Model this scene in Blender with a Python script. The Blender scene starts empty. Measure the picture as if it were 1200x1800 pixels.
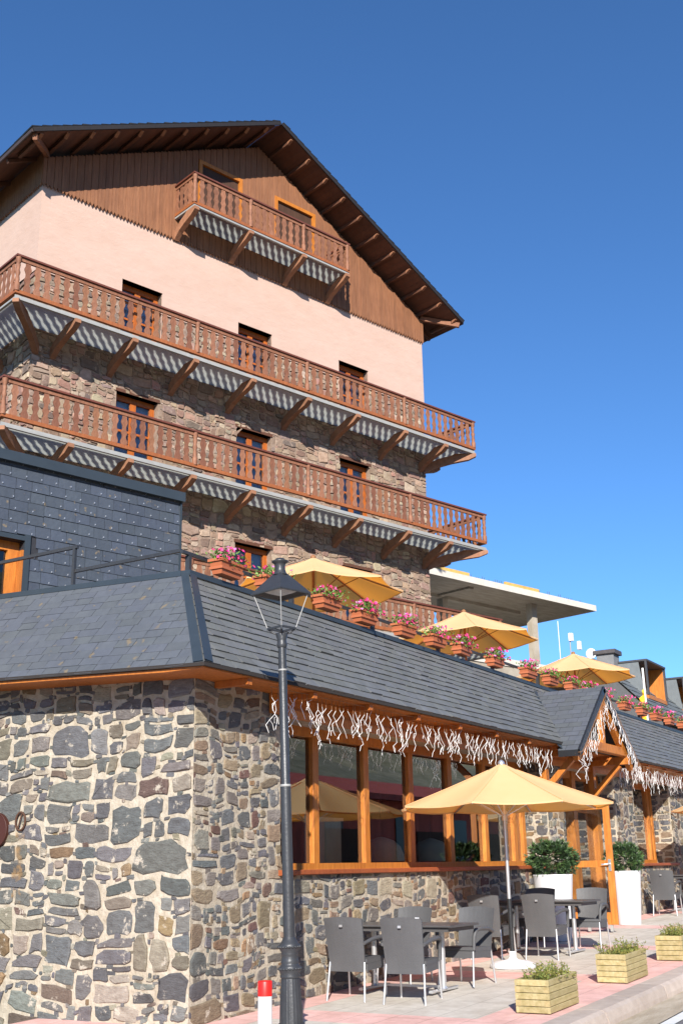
import bpy, math, random
from mathutils import Vector, Matrix
R = math.radians
rnd = random.Random(7)
scene = bpy.context.scene
col = scene.collection

# ---------------------------------------------------------------- camera, sky, sun, exposure
cd = bpy.data.cameras.new("Camera"); cam = bpy.data.objects.new("Camera", cd); col.objects.link(cam)
CR = Vector((0.51929, -0.85441, -0.01813)); CU = Vector((-0.24822, -0.17109, 0.95347)); CF = Vector((0.81776, 0.49063, 0.30093))
CP = Vector((-9.4862, -7.54429, 0.0))
M = Matrix((CR, CU, -CF)).transposed().to_4x4(); M.translation = CP
cam.matrix_world = M
cd.sensor_fit = 'VERTICAL'; cd.sensor_height = 36.0; cd.lens = 1988 / 1800 * 36
cd.clip_start = 0.1; cd.clip_end = 3000
scene.camera = cam
SUN = Vector((1.68, 1.0, -0.99)).normalized()
w = bpy.data.worlds.new("World"); scene.world = w; w.use_nodes = True
nt = w.node_tree; bg = nt.nodes['Background']
sky = nt.nodes.new('ShaderNodeTexSky'); sky.sky_type = 'NISHITA'; sky.sun_disc = False
sky.sun_elevation = math.asin(-SUN.z); sky.sun_rotation = math.atan2(-SUN.x, -SUN.y)
sky.altitude = 1800; sky.air_density = 1.0; sky.dust_density = 0.0; sky.ozone_density = 3.5
gm = nt.nodes.new('ShaderNodeGamma'); gm.inputs[1].default_value = 1.0; mx = nt.nodes.new('ShaderNodeMix'); mx.data_type = 'RGBA'; mx.blend_type = 'MULTIPLY'; mx.inputs[0].default_value = 1; mx.inputs[7].default_value = (.49, .75, .96, 1)
nt.links.new(sky.outputs[0], gm.inputs[0]); nt.links.new(gm.outputs[0], mx.inputs[6]); nt.links.new(mx.outputs[2], bg.inputs[0]); bg.inputs[1].default_value = 0.12
sl = bpy.data.lights.new("Sun", 'SUN'); so = bpy.data.objects.new("Sun", sl); col.objects.link(so)
sl.energy = 5.0; sl.angle = R(0.53); sl.color = (1.0, 0.95, 0.87)
so.rotation_euler = SUN.to_track_quat('-Z', 'Y').to_euler(); so.location = (-20, -10, 20)
scene.view_settings.view_transform = 'Standard'; scene.view_settings.look = 'None'
scene.view_settings.exposure = 0.75; scene.view_settings.gamma = 1.0
scene.cycles.transparent_max_bounces = 16

# ---------------------------------------------------------------- helpers
def rot2(x, y, a):
    c, s = math.cos(a), math.sin(a); return (c * x - s * y, s * x + c * y)

class MB:
    """collects faces in one frame; build() links them as ONE mesh object"""
    def __init__(s): s.v = []; s.f = []; s.c = []; s.m = []; s.sm = []
    def face(s, pts, c=(1, 1, 1), m=0, sm=False):
        n = len(s.v); s.v += [tuple(p) for p in pts]; s.f.append(tuple(range(n, n + len(pts)))); s.c.append(c); s.m.append(m); s.sm.append(sm)
    def mesh(s, vs, fs, c=(1, 1, 1), m=0, sm=False):
        n = len(s.v); s.v += [tuple(p) for p in vs]
        for f in fs: s.f.append(tuple(n + i for i in f)); s.c.append(c); s.m.append(m); s.sm.append(sm)
    def box(s, x0, x1, y0, y1, z0, z1, c=(1, 1, 1), m=0, b=0.0):
        if b <= 0:
            vs = [(x, y, z) for z in (z0, z1) for y in (y0, y1) for x in (x0, x1)]
            s.mesh(vs, [(0, 2, 3, 1), (4, 5, 7, 6), (0, 1, 5, 4), (2, 6, 7, 3), (0, 4, 6, 2), (1, 3, 7, 5)], c, m)
        else:   # chamfered along the longest axis
            d = (x1 - x0, y1 - y0, z1 - z0); k = d.index(max(d)); lo = (x0, y0, z0); hi = (x1, y1, z1)
            i, j = [(1, 2), (0, 2), (0, 1)][k]
            pr = [(lo[i] + b, lo[j]), (hi[i] - b, lo[j]), (hi[i], lo[j] + b), (hi[i], hi[j] - b), (hi[i] - b, hi[j]), (lo[i] + b, hi[j]), (lo[i], hi[j] - b), (lo[i], lo[j] + b)]
            vs = []
            for t in (lo[k], hi[k]):
                for p in pr:
                    q = [0, 0, 0]; q[k] = t; q[i] = p[0]; q[j] = p[1]; vs.append(tuple(q))
            fs = [tuple(range(8)), tuple(range(8, 16))] + [(a, (a + 1) % 8, (a + 1) % 8 + 8, a + 8) for a in range(8)]
            s.mesh(vs, fs, c, m)
    def beam(s, p, q, wd, ht, c=(1, 1, 1), m=0, up=(0, 0, 1)):
        p = Vector(p); q = Vector(q); d = (q - p).normalized(); u = Vector(up); sd = d.cross(u)
        if sd.length < 1e-4: sd = d.cross(Vector((1, 0, 0)))
        sd.normalize(); u = sd.cross(d); sd *= wd / 2; u *= ht / 2
        vs = [a + i * sd + j * u for a in (p, q) for i, j in ((-1, -1), (1, -1), (1, 1), (-1, 1))]
        s.mesh(vs, [(0, 1, 2, 3), (7, 6, 5, 4), (0, 4, 5, 1), (1, 5, 6, 2), (2, 6, 7, 3), (3, 7, 4, 0)], c, m)
    def tube(s, pts, r, n=8, c=(1, 1, 1), m=0, caps=True, sm=True):
        pts = [Vector(p) for p in pts]; rs = r if isinstance(r, (list, tuple)) else [r] * len(pts)
        vs = []; pu = None
        for i, p in enumerate(pts):
            d = (pts[min(i + 1, len(pts) - 1)] - pts[max(i - 1, 0)]).normalized()
            u = pu if pu is not None else (Vector((0, 0, 1)) if abs(d.z) < .9 else Vector((1, 0, 0)))
            a = d.cross(u)
            if a.length < 1e-5: a = d.cross(Vector((0, 1, 0)))
            a.normalize(); b = a.cross(d).normalized(); pu = b
            for k in range(n):
                t = 2 * math.pi * k / n; vs.append(p + rs[i] * (math.cos(t) * a + math.sin(t) * b))
        fs = [(i * n + k, i * n + (k + 1) % n, (i + 1) * n + (k + 1) % n, (i + 1) * n + k) for i in range(len(pts) - 1) for k in range(n)]
        s.mesh(vs, fs, c, m, sm)
        if caps:
            s.face([vs[k] for k in range(n)][::-1], c, m); s.face([vs[-n + k] for k in range(n)], c, m)
    def lathe(s, prof, n=20, o=(0, 0, 0), c=(1, 1, 1), m=0, sm=True, flute=0, fl_amp=0):
        vs = []
        for r, z in prof:
            for k in range(n):
                t = 2 * math.pi * k / n; rr = r
                if flute and fl_amp: rr = r * (1 - fl_amp * abs(math.cos(flute * t / 2)))
                vs.append((o[0] + rr * math.cos(t), o[1] + rr * math.sin(t), o[2] + z))
        fs = [(i * n + k, i * n + (k + 1) % n, (i + 1) * n + (k + 1) % n, (i + 1) * n + k) for i in range(len(prof) - 1) for k in range(n)]
        s.mesh(vs, fs, c, m, sm)
        if prof[0][0] > 1e-4: s.face(vs[:n][::-1], c, m)
        if prof[-1][0] > 1e-4: s.face(vs[-n:], c, m)
    def prism(s, poly, axis, a, b, c=(1, 1, 1), m=0):
        """poly in the two other axes (in order), extruded along axis from a to b"""
        i, j = [(1, 2), (0, 2), (0, 1)][axis]; vs = []
        for t in (a, b):
            for p in poly:
                q = [0, 0, 0]; q[axis] = t; q[i] = p[0]; q[j] = p[1]; vs.append(tuple(q))
        n = len(poly); s.mesh(vs, [tuple(range(n))[::-1], tuple(range(n, 2 * n))] + [(k, (k + 1) % n, (k + 1) % n + n, k + n) for k in range(n)], c, m)
    def build(s, name, mats, parent=None, off=(0, 0, 0), loc=None, rz=0):
        me = bpy.data.meshes.new(name)
        me.from_pydata([(v[0] - off[0], v[1] - off[1], v[2] - off[2]) for v in s.v], [], s.f)
        if not isinstance(mats, (list, tuple)): mats = [mats]
        for m in mats: me.materials.append(m)
        me.polygons.foreach_set('material_index', s.m); me.polygons.foreach_set('use_smooth', s.sm)
        a = me.attributes.new('Col', 'FLOAT_COLOR', 'FACE')
        a.data.foreach_set('color', [x for c in s.c for x in (c[0], c[1], c[2], 1.0)])
        me.update(); me.validate()
        o = bpy.data.objects.new(name, me); col.objects.link(o)
        if parent: o.parent = parent
        if loc: o.location = loc
        o.rotation_euler.z = rz
        return o

def tag(o, label=None, cat=None, group=None, kind=None):
    if label: o['label'] = label
    if cat: o['category'] = cat
    if group: o['group'] = group
    if kind: o['kind'] = kind
    return o
def empty(name, loc, rz=0.0):
    o = bpy.data.objects.new(name, None); col.objects.link(o); o.location = loc; o.rotation_euler.z = rz; o.empty_display_size = .3
    return o
def copy_tree(o, parent=None):
    c = o.copy(); col.objects.link(c)
    if parent: c.parent = parent
    for ch in [x for x in bpy.data.objects if x.parent == o]: copy_tree(ch, c)
    return c
def jit(c, a):
    k = 1 + rnd.uniform(-a, a); return (c[0] * k, c[1] * k, c[2] * k)
def mixc(a, b, t): return tuple(a[i] * (1 - t) + b[i] * t for i in range(3))

def mat(name, base=(.5, .5, .5), rough=.7, metal=0.0, attr=False, nz=0.0, nscale=8.0, stretch=(1, 1, 1), dark=(.5, .5, .5),
        bump=0.0, bscale=20.0, spec=.5, transl=None, wave=None, spots=None, bstretch=None, smear=None):
    """procedural surface: base colour (x face colour), two noises tinting it, noise bump"""
    m = bpy.data.materials.new(name); m.use_nodes = True; t = m.node_tree; n = t.nodes; L = t.links.new
    p = n['Principled BSDF']; p.inputs['Roughness'].default_value = rough; p.inputs['Metallic'].default_value = metal
    p.inputs['Specular IOR Level'].default_value = spec
    tc = n.new('ShaderNodeTexCoord'); mp = n.new('ShaderNodeMapping'); mp.inputs['Scale'].default_value = stretch; L(tc.outputs['Object'], mp.inputs[0])
    rgb = n.new('ShaderNodeRGB'); rgb.outputs[0].default_value = (*base, 1); c = rgb.outputs[0]
    if attr:
        a = n.new('ShaderNodeAttribute'); a.attribute_name = 'Col'
        x = n.new('ShaderNodeMix'); x.data_type = 'RGBA'; x.blend_type = 'MULTIPLY'; x.inputs[0].default_value = 1
        L(c, x.inputs[6]); L(a.outputs['Color'], x.inputs[7]); c = x.outputs[2]
    def tint(c, scale, vec, amt, colr, lo=.35, hi=.7, det=6):
        z = n.new('ShaderNodeTexNoise'); z.inputs['Scale'].default_value = scale; z.inputs['Detail'].default_value = det; z.inputs['Roughness'].default_value = .65
        L(vec, z.inputs['Vector'])
        r = n.new('ShaderNodeMapRange'); r.inputs['From Min'].default_value = lo; r.inputs['From Max'].default_value = hi; r.inputs['To Max'].default_value = amt
        L(z.outputs['Fac'], r.inputs['Value'])
        x = n.new('ShaderNodeMix'); x.data_type = 'RGBA'; x.blend_type = 'MULTIPLY'
        L(r.outputs[0], x.inputs[0]); L(c, x.inputs[6]); x.inputs[7].default_value = (*colr, 1); return x.outputs[2]
    if nz > 0:
        c = tint(c, nscale, mp.outputs[0], nz, dark)
        c = tint(c, nscale * .17, tc.outputs['Object'], nz * .7, mixc(dark, (1, 1, 1), .3))
    if spots:
        z = n.new('ShaderNodeTexNoise'); z.inputs['Scale'].default_value = spots[1]; z.inputs['Detail'].default_value = 5; L(tc.outputs['Object'], z.inputs['Vector'])
        r = n.new('ShaderNodeMapRange'); r.inputs['From Min'].default_value = spots[2]; r.inputs['From Max'].default_value = spots[2] + .06; L(z.outputs['Fac'], r.inputs['Value'])
        x = n.new('ShaderNodeMix'); x.data_type = 'RGBA'; L(r.outputs[0], x.inputs[0]); L(c, x.inputs[6]); x.inputs[7].default_value = (*spots[0], 1); c = x.outputs[2]
    if smear:
        z = n.new('ShaderNodeTexNoise'); z.inputs['Scale'].default_value = smear[1]; z.inputs['Detail'].default_value = 9; z.inputs['Roughness'].default_value = .72; L(tc.outputs['Object'], z.inputs['Vector'])
        r = n.new('ShaderNodeMapRange'); r.inputs['From Min'].default_value = smear[2]; r.inputs['From Max'].default_value = smear[2] + .05; r.inputs['To Max'].default_value = .85; L(z.outputs['Fac'], r.inputs['Value'])
        x = n.new('ShaderNodeMix'); x.data_type = 'RGBA'; L(r.outputs[0], x.inputs[0]); L(c, x.inputs[6]); x.inputs[7].default_value = (*smear[0], 1); c = x.outputs[2]
    L(c, p.inputs['Base Color'])
    if bump > 0:
        z = n.new('ShaderNodeTexNoise'); z.inputs['Scale'].default_value = bscale; z.inputs['Detail'].default_value = 8; z.inputs['Roughness'].default_value = .6
        m2 = n.new('ShaderNodeMapping'); m2.inputs['Scale'].default_value = bstretch or stretch; L(tc.outputs['Object'], m2.inputs[0]); L(m2.outputs[0], z.inputs['Vector'])
        b = n.new('ShaderNodeBump'); b.inputs['Strength'].default_value = bump; b.inputs['Distance'].default_value = .02; h = z.outputs['Fac']
        if wave:
            wv = n.new('ShaderNodeTexWave'); wv.bands_direction = wave[0]; wv.inputs['Scale'].default_value = wave[1]; L(tc.outputs['Object'], wv.inputs['Vector'])
            ad = n.new('ShaderNodeMath'); ad.operation = 'ADD'; L(h, ad.inputs[0]); L(wv.outputs['Fac'], ad.inputs[1]); h = ad.outputs[0]
        L(h, b.inputs['Height']); L(b.outputs[0], p.inputs['Normal'])
    if transl:
        out = n['Material Output']; tr = n.new('ShaderNodeBsdfTranslucent'); tr.inputs[0].default_value = (*transl[0], 1)
        ms = n.new('ShaderNodeMixShader'); ms.inputs[0].default_value = transl[1]; L(p.outputs[0], ms.inputs[1]); L(tr.outputs[0], ms.inputs[2]); L(ms.outputs[0], out.inputs[0])
    return m
def glass(name, tint=(.55, .6, .6), boost=1.8, ior=1.5):
    m = bpy.data.materials.new(name); m.use_nodes = True; t = m.node_tree; n = t.nodes; L = t.links.new; n.remove(n['Principled BSDF'])
    fr = n.new('ShaderNodeFresnel'); fr.inputs[0].default_value = ior
    mu = n.new('ShaderNodeMath'); mu.operation = 'MULTIPLY'; mu.use_clamp = True; mu.inputs[1].default_value = boost; L(fr.outputs[0], mu.inputs[0])
    g = n.new('ShaderNodeBsdfGlossy'); g.inputs['Roughness'].default_value = .005; g.inputs[0].default_value = (.95, .95, .95, 1)
    tr = n.new('ShaderNodeBsdfTransparent'); tr.inputs[0].default_value = (*tint, 1)
    ms = n.new('ShaderNodeMixShader'); L(mu.outputs[0], ms.inputs[0]); L(tr.outputs[0], ms.inputs[1]); L(g.outputs[0], ms.inputs[2]); L(ms.outputs[0], n['Material Output'].inputs[0])
    return m

W = (1, 1, 1)
m_stone = mat('fieldstone', W, .85, attr=True, nz=.85, nscale=9, stretch=(1, 1, 2.6), dark=(.52, .48, .46), bump=.8, bscale=24, bstretch=(1, 1, 3), smear=((.47, .415, .335), 5.5, .585))
m_stone_old = mat('weathered_fieldstone', W, .9, attr=True, nz=.8, nscale=6, stretch=(1, 1, 1.6), dark=(.6, .54, .5), bump=.8, bscale=16, smear=((.36, .27, .21), 4.0, .58))
m_mortar = mat('lime_mortar', (.50, .445, .36), .95, nz=.8, nscale=11, dark=(.62, .57, .5), bump=1.0, bscale=16, spec=.2)
m_mortar_old = mat('old_mortar', (.36, .27, .21), .95, nz=.8, nscale=4, dark=(.5, .45, .42), bump=1, bscale=22, spec=.2)
m_slate = mat('slate', W, .55, attr=True, nz=.5, nscale=7, dark=(.62, .64, .68), bump=.35, bscale=14, spots=((.17, .135, .09), 7, .645))
m_slate_front = mat('slate_front', W, .6, attr=True, nz=.5, nscale=7, dark=(.65, .66, .68), bump=.35, bscale=14)
m_zinc = mat('slate_grey_flashing', (.048, .064, .08), .45, metal=.3, nz=.3, nscale=3)
m_orange = mat('honey_stained_wood', (.60, .22, .035), .5, attr=True, nz=.75, nscale=7, stretch=(3, 3, .5), dark=(.55, .4, .3), bump=.2, bscale=30)
m_redwood = mat('red_brown_stained_wood', (.36, .115, .035), .6, attr=True, nz=.6, nscale=9, stretch=(2, 2, 1), dark=(.5, .42, .4), bump=.3, bscale=30)
m_rail = mat('balcony_wood', (.31, .138, .075), .7, attr=True, nz=.9, nscale=8, stretch=(1.5, 1.5, .8), dark=(.55, .45, .4), bump=.3, bscale=30)
m_railtop = mat('handrail_wood', (.16, .05, .03), .55, nz=.5, nscale=5, dark=(.5, .4, .4), bump=.2)
m_clad = mat('brown_cladding', (.29, .125, .058), .75, attr=True, nz=.7, nscale=6, stretch=(3, 3, .3), dark=(.55, .48, .45), bump=.4, bscale=18, spots=((.55, .42, .3), 7, .76))
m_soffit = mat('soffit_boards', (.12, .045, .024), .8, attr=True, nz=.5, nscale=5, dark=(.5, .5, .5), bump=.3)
m_beam = mat('weathered_beam', (.34, .16, .085), .75, attr=True, nz=.6, nscale=8, stretch=(1, 1, 1), dark=(.5, .42, .4), bump=.3)
m_pink = mat('pink_render', (.54, .385, .315), .9, nz=.5, nscale=1.6, stretch=(.8, .8, 1.6), dark=(.88, .82, .78), bump=.8, bscale=2.6, bstretch=(1, 1, 2.2), spec=.2)
m_sheet = mat('translucent_floor_sheet', (.12, .125, .125), .35, nz=.5, nscale=2.2, dark=(.6, .6, .6), transl=((.70, .72, .70), .85))
m_steel = mat('galvanised_steel', (.36, .355, .34), .6, metal=.1, nz=.5, nscale=6, dark=(.7, .7, .7))
m_alu = mat('brushed_aluminium', (.72, .72, .73), .32, metal=.75, nz=.2, nscale=10)
m_dark = mat('dark_paint', (.02, .021, .023), .35, nz=.2, nscale=10, bump=.15, bscale=60)
m_lamp = mat('charcoal_lamp_paint', (.048, .050, .055), .4, metal=.2, nz=.4, nscale=12, bump=.15, bscale=50)
m_wicker = mat('charcoal_weave', (.09, .09, .093), .55, nz=.6, nscale=3, dark=(.72, .72, .74), bump=.25, bscale=90)
m_table = mat('table_laminate', (.09, .085, .085), .3, nz=.3, nscale=9, bump=.05)
m_canopy = mat('yellow_canvas', (1.0, .78, .43), .9, nz=.35, nscale=1.6, dark=(.88, .83, .74), transl=((1.0, .34, .01), .47), bump=.2, bscale=90, spec=.1)
m_white = mat('white_resin', (.70, .70, .72), .4, nz=.4, nscale=3, dark=(.88, .87, .85))
m_bwhite = mat('white_paint', (.8, .8, .78), .5, nz=.3, nscale=9, dark=(.8, .78, .75))
m_bred = mat('red_reflective_paint', (.75, .015, .01), .4, nz=.1)
m_terra = mat('terracotta_plastic', (.42, .125, .05), .55, attr=True, nz=.3, nscale=9, dark=(.75, .7, .7))
m_leaf = mat('petunia_leaves', (.10, .20, .035), .6, attr=True, transl=((.12, .25, .03), .25))
m_shrub = mat('shrub_leaves', (.05, .095, .035), .45, attr=True)
m_weed = mat('planter_herbs', (.24, .27, .07), .7, attr=True, transl=((.3, .32, .06), .3))
m_petal = mat('petals', (.75, .05, .22), .6, attr=True, transl=((.8, .06, .25), .25))
m_pine = mat('pressure_treated_pine', (.46, .38, .20), .75, attr=True, nz=.9, nscale=8, stretch=(.6, 2, 3), dark=(.62, .6, .42), bump=.3)
m_light = mat('white_light_cable', (.84, .82, .80), .5)
m_wire = mat('clear_cable', (.28, .15, .08), .6)
m_glass = glass('window_glass', (.92, .93, .88), 3.0)
m_hglass = glass('door_glass', (.75, .8, .85), 1.8)
m_clearglass = glass('lantern_lens', (.85, .87, .9), 1.3)
m_curtain = mat('pale_curtain', (.6, .62, .7), .9, nz=.5, nscale=3, stretch=(6, 6, .4), dark=(.6, .6, .65))
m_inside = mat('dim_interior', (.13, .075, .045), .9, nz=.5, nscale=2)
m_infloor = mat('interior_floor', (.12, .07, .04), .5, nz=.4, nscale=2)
m_concrete = mat('board_marked_concrete', (.42, .37, .30), .9, nz=.8, nscale=1.2, stretch=(1, 4, 1), dark=(.6, .57, .52), bump=.3, bscale=5)
m_concwhite = mat('pale_concrete_edge', (.62, .58, .52), .9, nz=.5, nscale=4, dark=(.75, .7, .65))
m_yellow = mat('formwork_board', (.65, .42, .12), .8, nz=.6, nscale=5)
m_maroon = mat('maroon_boards', (.75, .17, .11), .75, attr=True, nz=.4, nscale=3)
m_hill = mat('dry_mountain_grass', (.42, .38, .25), 1, nz=1.0, nscale=.6, dark=(.45, .5, .4))
m_brown = mat('brown_enamel', (.055, .014, .008), .6)
m_gutter = mat('gutter_concrete', (.52, .45, .35), .95, nz=.9, nscale=3.5, stretch=(.5, 2, 1), dark=(.6, .55, .48), bump=.6, bscale=25)
m_kerb = mat('kerb_stone', (.50, .42, .36), .9, attr=True, nz=.6, nscale=6, dark=(.7, .66, .64), bump=.4, bscale=30)
m_asph = mat('asphalt', (.17, .165, .17), .95, nz=.4, nscale=20, dark=(.7, .7, .7), bump=.5, bscale=120)
m_line = mat('road_paint', (.75, .75, .72), .8, nz=.5, nscale=9, dark=(.75, .75, .75))

# pavement: large grey slabs framed by pink bands (one sheet, joints drawn by the material)
def pavement_mat():
    m = bpy.data.materials.new('pink_and_grey_paving'); m.use_nodes = True; t = m.node_tree; n = t.nodes; L = t.links.new
    p = n['Principled BSDF']; p.inputs['Roughness'].default_value = .85; p.inputs['Specular IOR Level'].default_value = .25
    tc = n.new('ShaderNodeTexCoord'); sx = n.new('ShaderNodeSeparateXYZ'); L(tc.outputs['Object'], sx.inputs[0])
    def M(op, a, b=None, cl=False):
        q = n.new('ShaderNodeMath'); q.operation = op; q.use_clamp = cl
        for i, v in enumerate((a, b)):
            if v is None: continue
            if isinstance(v, (int, float)): q.inputs[i].default_value = v
            else: L(v, q.inputs[i])
        return q.outputs[0]
    X, Y = sx.outputs[0], sx.outputs[1]
    period = M('FLOORED_MODULO', M('ADD', X, -4.35), 3.6)
    b1 = M('LESS_THAN', period, .62); b2 = M('GREATER_THAN', Y, -.42); b3 = M('LESS_THAN', Y, -2.45)
    band = M('MAXIMUM', M('MAXIMUM', b1, b2), b3)
    def joint(v, s, wd): return M('LESS_THAN', M('FLOORED_MODULO', v, s), wd)
    j = M('MAXIMUM', joint(X, .6, .009), joint(M('ADD', Y, .42), .4, .009))
    nz = n.new('ShaderNodeTexNoise'); nz.inputs['Scale'].default_value = 3.2; nz.inputs['Detail'].default_value = 8; nz.inputs['Roughness'].default_value = .7
    L(tc.outputs['Object'], nz.inputs['Vector'])
    c = n.new('ShaderNodeMix'); c.data_type = 'RGBA'; L(band, c.inputs[0]); c.inputs[6].default_value = (.62, .57, .50, 1); c.inputs[7].default_value = (.80, .50, .45, 1)
    d = n.new('ShaderNodeMix'); d.data_type = 'RGBA'; d.blend_type = 'MULTIPLY'
    mr = n.new('ShaderNodeMapRange'); mr.inputs['From Min'].default_value = .35; mr.inputs['From Max'].default_value = .7; L(nz.outputs['Fac'], mr.inputs['Value'])
    L(M('MULTIPLY', mr.outputs[0], .9), d.inputs[0]); L(c.outputs[2], d.inputs[6]); d.inputs[7].default_value = (.68, .64, .60, 1)
    e = n.new('ShaderNodeMix'); e.data_type = 'RGBA'; e.blend_type = 'MULTIPLY'; L(M('MULTIPLY', j, .7), e.inputs[0]); L(d.outputs[2], e.inputs[6]); e.inputs[7].default_value = (.45, .42, .4, 1)
    L(e.outputs[2], p.inputs['Base Color'])
    b = n.new('ShaderNodeBump'); b.inputs['Strength'].default_value = .25; b.inputs['Distance'].default_value = .01
    n2 = n.new('ShaderNodeTexNoise'); n2.inputs['Scale'].default_value = 60; L(tc.outputs['Object'], n2.inputs['Vector']); L(n2.outputs['Fac'], b.inputs['Height']); L(b.outputs[0], p.inputs['Normal'])
    return m
m_pave = pavement_mat()

def gz(x): return -1.45 + .03 * x          # pavement height (the street climbs to the right)

# ---------------------------------------------------------------- ground, pavement, kerb, road
mb = MB()
xs = [-400, -60, 60, 400]; ys = [-400, -60, 60, 400]
def tz(x): return -1.72 + .03 * max(-60, min(60, x))
for i in range(3):
    for j in range(3):
        mb.face([(xs[i], ys[j], tz(xs[i])), (xs[i + 1], ys[j], tz(xs[i + 1])), (xs[i + 1], ys[j + 1], tz(xs[i + 1])), (xs[i], ys[j + 1], tz(xs[i]))])
tag(mb.build('ground', mat('dark_turf', (.07, .08, .035), 1, nz=.7, nscale=2)), kind='structure')
mb = MB(); mb.prism([(-3.15, -.25), (2.0, -.25), (2.0, 0), (-3.15, 0)], 0, -30, 60)
mb.v = [(x, y, z + gz(x)) for x, y, z in mb.v]
tag(mb.build('pavement', m_pave), kind='structure')
mb = MB(); x = -25.3
while x < 50:   # kerb stones
    l = 1.02; c = jit(W, .1); dy = rnd.uniform(-.008, .008)
    pr = [(-3.152, -.26), (-3.152, .004), (-3.40 + dy, .004), (-3.445 + dy, -.02), (-3.47 + dy, -.10), (-3.48, -.26)]
    k = MB(); k.prism(pr[::-1], 0, x, x + l - .014, c); k.v = [(a, b, z + gz(a)) for a, b, z in k.v]
    mb.mesh(k.v, k.f, c); x += l
tag(mb.build('kerb', m_kerb), kind='structure')
def strip(name, m, y0, y1, dz):
    q = MB(); n = 60
    for i in range(n):
        a, b = -30 + 90 * i / n, -30 + 90 * (i + 1) / n
        q.face([(a, y0, gz(a) + dz), (b, y0, gz(b) + dz), (b, y1, gz(b) + dz), (a, y1, gz(a) + dz)])
    tag(q.build(name, m), kind='structure')
strip('road', m_asph, -13.5, -3.6, -.160)
strip('gutter', m_gutter, -3.86, -3.46, -.145)
strip('road_edge_line', m_line, -4.0, -3.868, -.150)
# hillside across the street
mb = MB(); nx, ny = 60, 14; gpt = {}
for i in range(nx + 1):
    for j in range(ny + 1):
        x = -260 + 620 * i / nx; y = -60 - 200 * j / ny if j else -29
        h = 7 + 46 * (1 - math.exp(-((-y - 60) / 70.0))) * (.8 + .2 * math.sin(x * .021 + 1)) + 3 * math.sin(x * .06 + j) * min(1, j / 3) + rnd.uniform(-.8, .8)
        gpt[i, j] = (x, y, -3 if j == 0 else h)
for i in range(nx):
    for j in range(ny): mb.face([gpt[i, j], gpt[i, j + 1], gpt[i + 1, j + 1], gpt[i + 1, j]], sm=True)
tag(mb.build('hillside', m_hill), kind='structure')

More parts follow.
